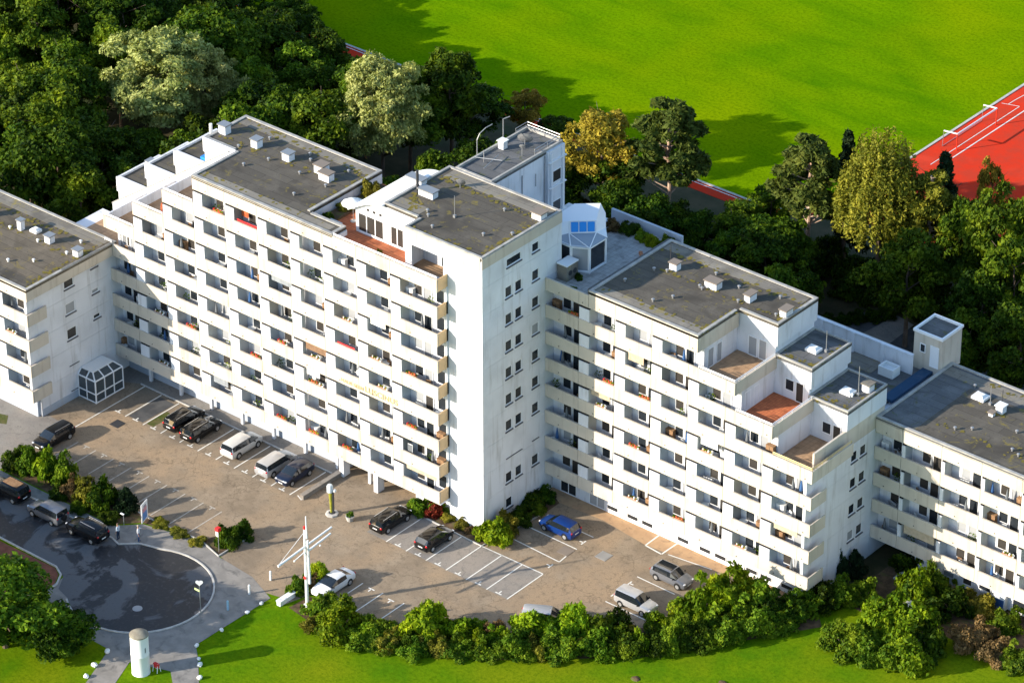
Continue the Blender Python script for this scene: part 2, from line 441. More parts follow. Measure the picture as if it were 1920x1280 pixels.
# sports ground behind the wood
corner = arc(-18, 72.6, 7.0, -90, 0, 10)
sheet('sports_field', [(-600,65.6)] + corner + [(-11.0,600),(-600,600)], 0.0, 'field')
sheet('running_track', [(-600,63.7),(-19,63.7)] + arc(-19,71.7,8.0,-90,-50,5) + [(-11.5,67.0),(-10.8,69.3),(120,69.3),(120,600),(-10.7,600),(-10.7,72.6)] + arc(-18,72.6,7.3,0,-90,10) + [(-600,65.3)], -0.012, 'track')
mb = MB()
def strip(mb, pts, w, z, h=0.0, m=0):
    """a flat (h=0) or raised strip along a line"""
    L = []; Rr = []
    for i, p in enumerate(pts):
        a = Vector(pts[max(i-1,0)]); b = Vector(pts[min(i+1,len(pts)-1)])
        d = (b-a).normalized(); n = Vector((-d.y, d.x))*w/2
        L.append((p[0]+n.x,p[1]+n.y)); Rr.append((p[0]-n.x,p[1]-n.y))
    for i in range(len(pts)-1):
        q = [Rr[i],Rr[i+1],L[i+1],L[i]]
        if h == 0: mb.face([(x,y,z) for x,y in q], m)
        else: mb.prism(q, z, z+h, m)
    return mb
edge = [(-140,65.45)] + [(-18,65.45)] + arc(-18,72.6,7.15,-90,0,10) + [(-10.85,400)]
k = strip(MB(), edge, 0.3, -0.002, 0.06).build('track_kerb', M['kerb']); struct(k)
lines = MB()
for pts, w in (([(-140,65.0),(-18,65.0)],0.12), ([(-7.4,84.0),(-7.4,260)],0.14), ([(-8.35,84.0),(-8.35,101.2)],0.09),
               ([(-8.35,101.2),(-9.6,100.8)],0.09), ([(-9.6,100.8),(-10.3,100.6)],0.09), ([(-9.6,100.8)]+[(-9.6+0.9*(i/8.0)**2, 100.8+7*i/8.0) for i in range(1,9)],0.09)):
    strip(lines, pts, w, 0.008)
struct(lines.build('court_markings', M['paint']))
# goal on the red court
g = thing('goal', (-8.0,94.6,0), 'white goal frame with net posts on the red court', 'goal', world=True)
gm = MB()
gm.tube((-8.0,88.4,2.0),(-8.0,96.0,2.0),0.09); gm.build('crossbar', M['trim'], g)
for yy in (88.4, 96.0):
    MB().tube((-8.0,yy,0),(-8.0,yy,2.06),0.06).build('goal_post', M['track'], g)
    MB().tube((-8.0,yy,2.0),(-9.6,yy-.2,1.95),0.08).build('top_stay', M['trim'], g); MB().tube((-9.6,yy-.2,1.95),(-9.7,yy-.2,0.02),0.03).build('back_stay', M['metalgrey'], g)
MB().tube((-9.7,88.2,0.05),(-9.7,95.8,0.05),0.03).build('ground_bar', M['metalgrey'], g)

# car park, street, pavements (each sheet a few millimetres above the last)
sheet('car_park', [(-70,-17.2),(-45,-17.2),(-41.5,-16.6),(-24.5,-17.6),(-19.0,-17.2),(-16.0,-18.0),(-10.5,-20.0),(-7.4,-19.3),(-6.4,-19.9),(-5.6,-17.2),
      (-3.2,-16.6),(3.8,-17.2),(9.6,-12.9),(14.7,-8.6),(20.0,-3.0),(26.0,4.0),(30.2,10.3),(29,12),(0,12),(0,0.5),(-4,0.5),(-8,3),(-17,3),(-17,0.5),(-46,0.5),(-46,-11.0),(-70,-11.0)], 0.006, 'asphalt')
sheet('car_park_stalls', [(-41.5,-6.5),(-17.4,-6.6),(-17.4,-1.5),(-41.5,-1.5)], 0.011, 'stall')
sheet('car_park_stalls', [(-41.6,-16.4),(-21.0,-17.3),(-21.0,-12.75),(-41.6,-12.6)], 0.011, 'stall')
sheet('car_park_stalls', [(-8.4,-6.6),(8.35,-6.7),(8.3,-1.65),(-8.4,-1.6)], 0.011, 'asphaltgrey')
sheet('driveway', [(-70,-20.6),(-41.8,-20.6),(-41.8,-11.4),(-46,-11.0),(-70,-16)], 0.0145, 'asphaltgrey')
cc = (-17.8,-26.5)
sheet('pavement', [(-90,-22.3),(-90,-20.8),(-27.0,-20.75),(-25.0,-18.75),(-19.2,-17.35),(-16.1,-18.15),(-11.5,-18.6),(-8.0,-20.0),(-8.15,-26.4),(-8.2,-29.4),
      (-6.7,-30.7),(-4.3,-33.1),(0.5,-38.2),(-1.0,-39.6),(-5.8,-34.8),(-7.2,-33.6),(-10.9,-34.9),(-8.2,-41.5),(-10.4,-42.6),(-13.6,-34.7),(-17.8,-34.6),(-22,-34),(-24.4,-31.5),(-24.6,-28.5),(-26,-22.3)], 0.017, 'pave')
sheet('street', [(-90,-22.25),(-25.6,-22.25),(-24.4,-22.6),(-23.0,-21.3)] + arc(*cc, 6.5, 118, -130, 28) + [(-23.6,-31.0),(-24.6,-29.4),(-25.8,-28.75),(-90,-28.2)], 0.0215, 'road')
kerb = MB()
strip(kerb, [(-90,-22.2),(-25.6,-22.2),(-24.4,-22.55),(-23.0,-21.25)] + arc(*cc, 6.6, 118, -128, 30), 0.16, 0.0, 0.12)
strip(kerb, [(-90,-28.3),(-26.2,-28.7),(-25.0,-29.3),(-24.2,-30.6),(-24.1,-31.4)], 0.16, 0.0, 0.12)
strip(kerb, [(-42.0,-17.1),(-41.6,-16.8),(-24.5,-17.75),(-19.0,-17.35),(-16.1,-18.15),(-16.05,-14.4)], 0.14, 0.0, 0.12)
strip(kerb, [(-17.3,-1.42),(-42.2,-1.42)], 0.14, 0.0, 0.10)
strip(kerb, [(-8.6,-1.45),(1.2,-1.75),(2.2,6.0)], 0.14, 0.0, 0.10)
struct(kerb.build('kerb', M['kerb']))
sheet('planting_bed', [(-41.4,-20.6),(-27.2,-20.6),(-25.2,-18.6),(-19.3,-17.4),(-19.0,-17.2),(-24.5,-17.65),(-41.6,-16.7)], 0.0235, 'soil')
sheet('planting_bed', [(-19.0,-17.5),(-16.3,-18.0),(-16.2,-14.5),(-18.4,-15.4)], 0.0235, 'soil')
sheet('planting_bed', [(-5.8,-20.0),(-1.4,-20.7),(4.3,-20.1),(12.4,-15.3),(22.9,-6.1),(28.5,1.9),(32.4,7.7),(30.0,10.2),(26.0,4.2),(20.0,-2.8),(14.7,-8.4),(9.6,-12.7),(3.8,-17.0),(-3.2,-16.8),(-5.5,-17.6)], 0.0095, 'soil')
sheet('planting_bed', [(-8.5,-1.5),(-0.3,-1.7),(1.3,-1.9),(2.2,6.0),(2.2,8.6),(0.0,9.5),(0,0.2),(-4,0),(-8.5,0.3)], 0.0125, 'soil')
sheet('planting_bed', [(-33.6,-29.0),(-26.2,-28.85),(-25.2,-29.4),(-24.4,-30.7),(-24.6,-32),(-34,-33)], 0.0095, 'redbed')
sheet('planting_bed', [(31.5,12),(37,11.5),(44,14.2),(56,18.4),(60,20),(31.5,20)], 0.004, 'soil')
sheet('footpath', [(-42.2,-1.35),(-45.3,-3),(-45.3,0.6),(-17.3,0.6),(-17.3,-1.35)], 0.013, 'asphaltgrey')
sheet('footpath', [(2.2,8.3),(7.2,8.6),(12.5,7.9),(19.6,8.6),(29.5,9.6),(29.5,10.4),(0,10.4),(0,9.4)], 0.013, 'walkway')
sheet('grass_patch', [(-52,-17.0),(-47.0,-14.8),(-48.0,-13.6),(-53,-15.2)], 0.019, 'weeds')
for q in ([(-39.1,-6.3),(-37.2,-6.3),(-37.1,-2.0),(-39.1,-2.0)],):
    sheet('grass_patch', [(x*1.0,y) for x,y in q], 0.0155, 'darkyard')
sheet('grass_patch', [(-36.8,-6.2),(-35.9,-6.2),(-35.8,-3.6),(-36.8,-3.4)], 0.0155, 'weeds')
# rear yard
sheet('rear_yard', [(3,34),(70,34),(70,52),(24,53.2),(4.5,55.2),(3,53)], -0.016, 'darkyard')
sheet('rear_yard_strip', [(4.5,36),(10,36),(9.2,55.5),(6.8,56)], -0.008, 'asphaltgrey')
sheet('sandy_patch', [(35.6,18.6),(38.2,17.8),(40.2,18.0),(41.0,19.6),(40.6,20.6),(36.0,20.5)], 0.010, 'walkway')

mk = MB()
def line(x0,y0,x1,y1,w=0.12): strip(mk, [(x0,y0),(x1,y1)], w, 0.026)
def tmark(x,y,dx,dy):
    line(x-0.35*abs(dy)-0.0, y-0.35*abs(dx), x+0.35*abs(dy), y+0.35*abs(dx), 0.14)
    line(x,y,x+0.45*dx,y+0.45*dy,0.13)
for i in range(11):
    x = -41.6+2.35*i + (0.15 if i > 3 else 0)
    if i == 0: line(x,-11.3,x,-1.5)
    else: line(x,-6.6,x,-1.6)
    if 0 < i: tmark(x-1.15,-6.45,0,1)
mk_main = mk; mk = mkw = MB()
for i in range(9):
    x = -39.5+2.33*i
    line(x,-12.65,x,-16.0 if i < 5 else -17.3)
    if i < 8: tmark(x+1.2,-12.7,0,-1)
mk = mk_main
for i in range(7):
    x = -5.95+2.38*i
    line(x,-6.7,x,-1.65)
    if i: tmark(x-1.15,-6.5,0,1)
line(1.2,-1.72,8.3,-1.6)
line(2.35,3.42,8.2,3.38); line(2.65,1.0,8.25,0.8); line(8.05,2.95,8.25,0.8); line(3.0,5.87,8.15,5.86)
tmark(8.0,4.6,-1,0); tmark(8.05,-0.2,-1,0)
line(15.1,3.45,19.4,3.4); line(15.3,-1.38,20.0,-1.37); line(15.1,8.0,19.6,8.6); tmark(15.2,2.2,1,0); tmark(15.2,-0.1,1,0)
for x in (-3.2,-0.8,1.7): line(x,-13.0,x,-16.8)
tmark(-2.0,-13.2,0,-1); tmark(0.5,-13.4,0,-1)
line(12.6,7.85,14.6,7.65,0.16); line(14.6,7.65,14.65,10.1,0.16); line(12.55,10.2,12.6,7.85,0.16)
line(-16.5,-6.55,-17.3,-6.2)
struct(mk.build('parking_markings', M['paint'])); struct(mkw.build('parking_markings', M['paintworn']))
for x,y,s,mt,lab in ((-38.9,-8.0,0.55,'darkmetal','square iron drain cover by the black wagons'),(7.6,2.5,0.6,'copper','rusty square cover beside the blue hatchback'),(10.75,4.1,0.6,'metalgrey','grey square cover in the middle of the right car park')):
    o = MB().box(-s,-s,0,s,s,0.03).box(-s*.8,-s*.8,.03,s*.8,s*.8,.036).build('drain_cover', M[mt]); o.location=(x,y,0.006); tag(o, lab, 'drain cover', 'iron covers in the ground')
for x,y,lab in ((-16.0,-28.7,'round iron manhole cover in the turning circle'),):
    o = MB().lathe([(0.45,0.0),(0.45,0.03),(0.3,0.034)],20).build('manhole_cover', M['metalgrey']); o.location=(x,y,0.018); tag(o, lab, 'manhole cover')
# low ramp wall by the passage
o = MB().box(-16.75,-6.45,0,-16.35,-0.3,0.42).box(-16.8,-6.5,0.42,-16.3,-0.3,0.5).build('low_wall', M['asphaltgrey']); tag(o, 'low grey wall between left stalls and the passage', 'wall')

# ---------------------------------------------------------------- buildings
S = 2.8; ZB = 2.2; HP = 1.29; DEP = 1.28
def zf(k): return ZB + S*k

def roof_slab(T, poly, z, mat, name='roof', curb=0.22, edge=0.16, edge_mat='cap'):
    """felt sheet with a raised metal edge"""
    rb = MB(); rb.prism(poly, z-0.25, z)
    r = rb.build(name, M[mat], T); r.location = -Vector(T['_base'])
    e = MB(); n = len(poly)
    a = sum(poly[i][0]*poly[(i+1)%n][1]-poly[(i+1)%n][0]*poly[i][1] for i in range(n))
    P_ = poly if a > 0 else poly[::-1]
    for i in range(n):
        p = Vector(P_[i]); q = Vector(P_[(i+1)%n]); d = (q-p).normalized(); nn = Vector((-d.y,d.x))*curb
        e.prism([tuple(p+d*0.001),tuple(q-d*curb),tuple(q-d*curb+nn),tuple(p+nn+d*0.001)], z+0.002, z+edge)
    eo = e.build('roof_edge', M[edge_mat], r); eo.location = (0,0,0)
    return r
def part(name, mb, mats, T, smooth=False):
    """part given in world coordinates"""
    o = mb.build(name, mats, None, smooth); o.parent = T; o.location = -Vector(T['_base']); return o
def inst(name, me, T, loc):
    o = bpy.data.objects.new(name, me); COL.link(o); o.parent = T; o.location = Vector(loc)-Vector(T['_base']); return o

def moss(T, a, b, z, n, seed, spread=.5):
    r_ = random.Random(seed); mb = MB(); a = Vector(a); b = Vector(b)
    for i in range(n):
        t = r_.random(); c = a+(b-a)*t+Vector((r_.gauss(0,spread*.5),r_.gauss(0,spread*.5))); q = r_.uniform(.06,.26); k = r_.randint(6,9)
        mb.face([(c.x+q*r_.uniform(.5,1.3)*math.cos(6.283*j/k),c.y+q*r_.uniform(.5,1.3)*math.sin(6.283*j/k),z+.021+.0004*i) for j in range(k)])
    o = part('moss', mb, M['moss'], T); o['kind'] = 'stuff'; return o
# shared pieces ------------------------------------------------------
def frame_mesh(name, w, h, axis, t=0.07, d=0.08, mull=0):
    mb = MB()
    rects = [(0,0,w,t),(0,h-t,w,h),(0,t,t,h-t),(w-t,t,w,h-t)] + [(w*(i+1)/(mull+1)-t/2,t,w*(i+1)/(mull+1)+t/2,h-t) for i in range(mull)]
    for a0,b0,a1,b1 in rects:
        if axis == 'y': mb.box(a0,-d,b0,a1,0.0,b1)
        else: mb.box(0.0,a0,b0,d,a1,b1)
    return mb.mesh(name, M['trim'])
def pane_mesh(name, w, h, axis, mat, t=0.05, d=0.03):
    mb = MB()
    if axis == 'y': mb.box(t,-d,t,w-t,-d+0.02,h-t)
    else: mb.box(d-0.02,t,t,d,w-t,h-t)
    return mb.mesh(name, M[mat])
DOOR = frame_mesh('balcony_door', 1.0, 2.1, 'y'); DOORP = {m: pane_mesh('pane', 1.0, 2.1, 'y', m) for m in ('glass','glass2','curtain')}
WIN = frame_mesh('window', 0.98, 1.42, 'y', 0.05, 0.06); WINP = {m: pane_mesh('pane', 0.98, 1.42, 'y', m, 0.04) for m in ('glass','glass2','curtain')}
def pier_mesh(w, depth, side):
    mb = MB()
    h = S-0.2-0.02
    mb.box(0,0.07,0,w,depth,h-0.26, 0)
    mb.box(0.02,0.13,h-0.26,w-0.02,depth,h+0.1, 2)  # black block paints the shade of the open slot above the pier
    # side face toward +x: its shade is put into the grey, tint varies by bay
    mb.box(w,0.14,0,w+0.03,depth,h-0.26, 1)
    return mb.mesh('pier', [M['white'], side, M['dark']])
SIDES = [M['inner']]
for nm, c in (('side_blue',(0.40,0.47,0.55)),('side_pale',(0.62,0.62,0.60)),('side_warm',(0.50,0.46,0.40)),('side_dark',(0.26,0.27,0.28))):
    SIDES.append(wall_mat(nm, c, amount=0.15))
PIERS = {}
def pier(w, depth, i):
    key = (round(w,2), round(depth,2), i)
    if key not in PIERS: PIERS[key] = pier_mesh(w, depth, SIDES[i])
    return PIERS[key]
PANELS = {}
def panel(w, h=HP, th=0.15, mat='cream'):
    key = (round(w,3), round(h,3), mat)
    if key not in PANELS:
        mb = MB(); g = 0.02
        mb.box(g,0,0,w-g,th,h-0.05); mb.box(g,-0.012,h-0.05,w-g,th+0.012,h)
        mb.tube((w*0.42,-0.09,0.32),(w*0.42,0.01,0.34),0.035,0.035,6,1)
        PANELS[key] = mb.mesh('parapet_panel', [M[mat], M['darkmetal']])
    return PANELS[key]

BAYS = []     # (building word, floor, column, x, y, z, width) for the balcony things
def loggia_row(T, k, grid, xend, yf, first=None, pw=1.12, rnd=None, word='', shallow=(), last=True, zb=None, col0=0):
    """one storey of balconies: floor slab, piers, doors, windows. grid = bay start lines"""
    zf_ = (zf(k) if zb is None else zb+S*k); rnd = rnd or RND
    x0 = first if first is not None else grid[0]
    mb = MB(); mb.box(x0+0.02,yf+0.16,zf_,xend-0.02,yf+DEP,zf_+0.18)
    part('balcony_floor', mb, M['slab'], T)
    ends = list(grid[1:])+[xend]
    for i,(gx,ex) in enumerate(zip(grid,ends)):
        w = ex-gx
        depth = 0.55 if (i+col0) in shallow else DEP
        if first is None or gx > first+0.3:
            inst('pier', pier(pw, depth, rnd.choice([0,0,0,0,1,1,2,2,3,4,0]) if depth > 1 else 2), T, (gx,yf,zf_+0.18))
            s = pw
        else: s = 0.15
        dx = gx+s+(0.70 if s > .5 else 1.0)+rnd.uniform(-.08,.08)
        pm = rnd.choice(['glass','glass','glass','glass2','glass2','curtain'])
        q = inst('window', WIN, T, (dx,yf+DEP-0.003,zf_+0.84)); sub('pane', WINP[pm], q)
        if w-s > 2.3:
            pm = rnd.choice(['glass','glass2','glass','curtain'])
            d = inst('balcony_door', DOOR, T, (dx+1.12,yf+DEP-0.003,zf_+0.2)); sub('pane', DOORP[pm], d)
        if w-s > 4.0:
            q = inst('window', WIN, T, (dx+2.6,yf+DEP-0.003,zf_+0.92)); sub('pane', WINP['glass'], q)
        BAYS.append((word, k, i+col0, gx+s, yf, zf_+0.18, w-s))
def band(T, k, x0, grid, x1, yf, h=HP, mat='cream', zb=None):
    zf_ = (zf(k) if zb is None else zb+S*k)
    xs = [x0]+[g for g in grid if x0+0.4 < g < x1-0.4]+[x1]
    for a,b in zip(xs,xs[1:]):
        inst('parapet_panel', panel(b-a,h,mat=mat), T, (a,yf,zf_))
def holes_wall(mb, axis, c0, c1, a0, a1, z0, z1, rects):
    """slab between c0..c1 on one axis with rectangular openings"""
    def bx(p,q,r,s):
        if q-p < 1e-4 or s-r < 1e-4: return
        if axis == 'x': mb.box(c0,p,r,c1,q,s)
        else: mb.box(p,c0,r,q,c1,s)
    cuts = sorted(set([a0,a1]+[v for r in rects for v in (r[0],r[2])]))
    for p,q in zip(cuts,cuts[1:]):
        hs = sorted([(r[1],r[3]) for r in rects if r[0] <= p+1e-6 and r[2] >= q-1e-6])
        z = z0
        for b,t in hs: bx(p,q,z,b); z = t
        bx(p,q,z,z1)
def side_window(T, x, y0, z0, y1, z1, mat='glass', rec=0.1, sill=True, mull=0):
    w = y1-y0; h = z1-z0
    key = ('sw',round(w,2),round(h,2),mull)
    if key not in PANELS: PANELS[key] = frame_mesh('window', w, h, 'x', 0.09, 0.06, mull)
    kp = ('swp',round(w,2),round(h,2),mat)
    if kp not in PANELS: PANELS[kp] = pane_mesh('pane', w, h, 'x', mat, 0.05, 0.03)
    o = inst('window', PANELS[key], T, (x-rec,y0,z0)); sub('pane', PANELS[kp], o)
    if sill:
        ks = ('sill',round(w,2))
        if ks not in PANELS: PANELS[ks] = MB().box(0,-0.06,-0.10,0.2,w+0.06,-0.02).box(0.0,-0.06,-0.02,0.2,w+0.06,0.0).mesh('sill', M['sill'])
        sub('sill', PANELS[ks], o, (rec-0.1,0,-0.001))
    return o
def rail(T, pts, z, h=0.42, posts=1.4, mat='trim'):
    mb = MB()
    for a,b in zip(pts,pts[1:]):
        a = Vector((*a,0)); b = Vector((*b,0)); L = (b-a).length
        for zz in (z+h, z+h*0.5): mb.tube(a+Vector((0,0,zz)), b+Vector((0,0,zz)), 0.035, n=5)
        n = max(1,int(L/posts))
        for i in range(n+1):
            p = a+(b-a)*i/n; mb.tube(p+Vector((0,0,z)), p+Vector((0,0,z+h)), 0.03, n=5)
    return part('handrail', mb, M[mat], T)
def chimney(T, x, y, z, w=1.0, d=1.0, h=1.1, cap='copper', name='chimney'):
    h *= 0.66; w *= .88; d *= .88
    o = inst(name, MB().box(-w/2,-d/2,0,w/2,d/2,h).mesh(name, M['white']), T, (x,y,z))
    c = MB(); c.box(-w/2-.1,-d/2-.1,h+.1,w/2+.1,d/2+.1,h+.2)
    for sx in (-1,1):
        for sy in (-1,1): c.box(sx*(w/2-.1)-.05,sy*(d/2-.1)-.05,h,sx*(w/2-.1)+.05,sy*(d/2-.1)+.05,h+.1)
    sub('chimney_cap', c.mesh('chimney_cap', M[cap]), o); return o
def vent(T, x, y, z, r=0.16, h=0.35, mat='metalgrey'):
    return inst('roof_vent', MB().lathe([(r*.6,0),(r*.6,h*.6),(r,h*.6),(r,h*.8),(r*.3,h)],8).mesh('roof_vent', M[mat]), T, (x,y,z))
def skylight(T, x, y, z, w=1.1, d=0.9):
    o = inst('skylight', MB().box(-w/2,-d/2,0,w/2,d/2,.25).mesh('skylight', M['trim']), T, (x,y,z))
    mb = MB(); a=w/2-.08; b=d/2-.08
    lo=[(-a,-b,.25),(a,-b,.25),(a,b,.25),(-a,b,.25)]; hi=[(-a*.6,-b*.6,.42),(a*.6,-b*.6,.42),(a*.6,b*.6,.42),(-a*.6,b*.6,.42)]
    for i in range(4):
        j=(i+1)%4; mb.face([lo[i],lo[j],hi[j],hi[i]])
    mb.face(hi); sub('dome', mb.mesh('dome', M['plastic']), o); return o
def antenna(T, x, y, z, h=2.2, arms=0, mat='metalgrey'):
    mb = MB().tube((0,0,0),(0,0,h),0.04,0.03,6)
    mb.box(-.12,-.12,0,.12,.12,.25)
    for i in range(arms):
        zz = h-.2-i*.45; mb.tube((-.6,0,zz),(.6,0,zz),0.02,n=5); mb.tube((-.45,-.3,zz),(-.45,.3,zz),0.015,n=4); mb.tube((.4,-.25,zz),(.4,.25,zz),0.015,n=4)
    return inst('antenna', mb.mesh('antenna', M[mat]), T, (x,y,z))
def dish(T, x, y, z, r=0.5, h=0.9):
    mb = MB().tube((0,0,0),(0,0,h),0.04,n=6)
    b = len(mb.v)
    for k in range(4):
        q = r*k/3
        for i in range(12):
            t = 2*math.pi*i/12
            v = Vector((q*math.cos(t), q*math.sin(t), 0.28*(q/r)**2*r))
            v = Matrix.Rotation(rad(-62),3,'X') @ v
            v = Matrix.Rotation(rad(30),3,'Z') @ v
            mb.v.append((v.x,v.y,v.z+h))
    for k in range(3):
        for i in range(12):
            j=(i+1)%12; mb.f.append((b+k*12+i,b+k*12+j,b+(k+1)*12+j,b+(k+1)*12+i)); mb.m.append(0)
    mb.tube((0,0,h),(.2,-.45,h+.15),0.02,n=5)
    return inst('satellite_dish', mb.mesh('satellite_dish', M['metalgrey']), T, (x,y,z))

# ================= main block with corner tower =====================
MAIN = thing('apartment_block', (-20,4,0), 'tall white main block with rows of balconies and a corner tower', 'apartment building', world=True)
GX = [-45.98+4.05*i for i in range(10)]; XR = -4.0; YF = -1.48; YB = YF+DEP
start = {0:-45.35,1:-45.35,2:-45.35,3:-45.35,4:-45.35,5:-45.98,6:-41.93,7:-37.88,8:-33.83}
r1 = random.Random(21)
for k in range(9):
    x1 = XR
    band(MAIN, k, start[k], GX, x1, YF)
for k in range(8):
    i0 = 0 if k <= 4 else k-4
    g = GX[i0:]
    loggia_row(MAIN, k, g, XR, YF, first=(start[k] if k <= 4 else None), rnd=r1, word='main', shallow=(6,), col0=i0)
# ochre end panels of the balconies
EP = MB().box(0,0.16,0.02,0.12,1.475,HP).mesh('end_panel', M['ochre'])
for k in range(9): inst('end_panel', EP, MAIN, (XR-0.12,YF,zf(k)))
# core walls
core = MB()
core.box(-45.4,0.5,0.0,-16.9,4.62,zf(0)); core.box(-8.6,0.5,0.0,-4.0,4.62,zf(0)); core.box(-16.9,2.55,0,-8.6,4.62,zf(0))
for a,(z0,z1) in {-45.4:(zf(0),zf(5)),-41.6:(zf(5),zf(6)),-37.5:(zf(6),zf(7)),-33.5:(zf(7),zf(8)-0.02)}.items():
    core.box(a,YB,z0,-4.0,4.62,z1)
core.box(-33.7,YB,zf(8)-0.02,-20.8,4.62,25.7)
core.box(-33.7,YF+0.15,zf(8)+0.6,-20.8,YB,25.7)
core.box(-20.8,YF+0.15,zf(8)+0.6,-16.3,0.45,25.7)
core.box(-50.0,4.62,0,-46.0,10.35,17.2)
core.box(-46.0,4.62,0,-42.0,10.35,20.0); core.box(-42.0,4.62,0,-38.0,10.35,22.8); core.box(-38.0,4.62,0,-20.8,10.35,25.7)
core.box(-20.8,4.62,0,-13.2,10.35,24.6)
core.box(-20.8,YB,zf(8)-0.02,-4.0,4.62,24.6)
part('wall', core, M['white'], MAIN)
# plinth, pillars, passage
pl = MB(); pl.box(-45.3,0.18,0,-17.0,0.48,zf(0)-.17); pl.box(-17.0,0.0,0,-16.7,2.5,zf(0)-.17)
part('plinth', pl, M['plinth'], MAIN)
sl = MB(); sl.box(-45.3,YF+0.16,zf(0)-0.16,-4.0,2.5,zf(0)-0.01); part('soffit', sl, M['white'], MAIN)
PM = MB().box(-.14,-.14,0,.14,.14,zf(0)-.17).mesh('pillar', M['white'])
for i in range(1,9): inst('pillar', PM, MAIN, (GX[i]+0.1,-0.35,0))
for x in (-16.3,-12.05): inst('pillar', MB().box(-.25,-.45,0,.25,.45,zf(0)-.17).mesh('pillar', M['white']), MAIN, (x,-0.75,0))
dk = MB(); dk.box(-16.7,2.4,0,-8.6,2.6,zf(0)-0.2); part('passage_wall', dk, M['white'], MAIN)
o = inst('window', frame_mesh('window', 2.0, 1.3, 'y', mull=1), MAIN, (-11.6,2.39,0.7)); sub('pane', pane_mesh('pane',2.0,1.3,'y','curtain'), o)
o = inst('entrance_door', frame_mesh('entrance_door', 1.2, 2.0, 'y'), MAIN, (-14.6,2.39,0.02)); sub('pane', pane_mesh('pane',1.2,2.0,'y','glass'), o)
# stepped party wall between the front terraces and the back steps
pw = MB(); pw.ext([(-50.6,12.5),(-33.9,12.5),(-33.9,26.0),(-34.6,25.75),(-50.6,14.62)],'y',4.30,4.60); part('sloped_wall', pw, M['white'], MAIN)
cp = MB(); cp.ext([(-50.65,14.63),(-34.6,25.77),(-34.6,25.87),(-50.65,14.73)],'y',4.25,4.66); part('sloped_coping', cp, M['cap'], MAIN)
# terraces of the stepped end
for k,(a,b) in {4:(-50.4,-45.6),5:(-45.9,-41.7),6:(-41.9,-37.6),7:(-37.8,-33.6)}.items():
    mb = MB(); mb.box(a,YF+0.16,zf(k)+0.181,b,4.29,zf(k)+0.24); part('terrace_floor', mb, M['brownflag'], MAIN)
    if k > 4:
        mb = MB(); mb.box(a,YF+0.16,zf(k),a+0.15,4.29,zf(k)+HP-0.02); part('terrace_side_wall', mb, M['white'], MAIN)
    rail(MAIN, [((a if k > 4 else -45.2)+0.1,YF+0.08),(b-0.4,YF+0.08)], zf(k)+HP, 0.3)
    pm = inst('balcony_door', DOOR, MAIN, (b+0.5,YB-0.003,zf(k)+0.2)); sub('pane', DOORP['curtain'], pm)
# back steps: dark roofs with white upstands
for (a,b,z) in ((-50.0,-46.0,17.2),(-46.0,-42.0,20.0),(-42.0,-38.0,22.8)):
    roof_slab(MAIN, [(a,4.62),(b-0.02,4.62),(b-0.02,10.35),(a,10.35)], z+0.26, 'felt', edge=0.22, edge_mat='white')
    mb = MB(); mb.box(a-0.1,4.5,z-1.1,b,4.615,z+0.45); part('step_front', mb, M['white'], MAIN)
mb = MB(); mb.box(-38.1,4.5,24.6,-33.9,4.615,26.1); part('step_front', mb, M['white'], MAIN)
# main roof
roof_slab(MAIN, [(-38.0,4.62),(-33.83,4.62),(-33.83,YF),(-16.4,YF),(-16.4,0.45),(-20.8,0.45),(-20.8,10.38),(-38.0,10.38)], 25.98, 'felt', curb=0.32, edge=0.12)
mb = MB(); mb.box(-37.6,8.9,25.983,-21.2,9.95,26.0); part('roof_strip', mb, M['feltpale'], MAIN)
mb = MB(); mb.box(-33.4,-1.1,25.983,-17.2,-0.1,26.0); part('roof_strip', mb, M['feltpale'], MAIN)
for x,y,w,d,h in ((-37.2,6.6,1.0,.9,1.2),(-33.0,6.5,.9,.9,1.1),(-29.0,6.5,1.0,.9,1.0),(-25.0,6.7,1.2,1.1,1.1),(-23.7,5.9,1.4,.9,1.0)):
    chimney(MAIN, x,y,25.98,w,d,h,'metalgrey' if x<-28 else 'copper')
chimney(MAIN, -48.9,8.2,17.47,.9,.8,1.0,'metalgrey'); 
for x,y,z in ((-34.2,5.3,25.98),(-30.3,5.2,25.98),(-26.3,5.1,25.98),(-22.8,4.8,25.98),(-27.2,7.6,25.98),(-31.4,3.0,25.98),(-24.0,1.8,25.98),(-28,8.4,25.98),(-33,8.3,25.98),(-23,8.2,25.98),(-47.5,9.3,17.47)): vent(MAIN,x,y,z)
inst('flue', MB().tube((0,0,0),(0,0,1.6),0.16,n=10).mesh('flue', M['plastic']), MAIN, (-41.2,8.8,23.07))
mb = MB(); mb.box(-39.0,5.0,23.06,-38.3,6.4,23.5); part('blue_cover', mb, M['bluetarp'], MAIN)

for a,b,n,sd in (((-37.5,9.9),(-21.2,8.6),60,1),((-33.4,-0.4),(-18,-0.3),30,2),((-21.3,1.0),(-21.3,9.5),26,3),((-37,6),(-23,6.2),36,4)): moss(MAIN,a,b,25.98,n,sd)
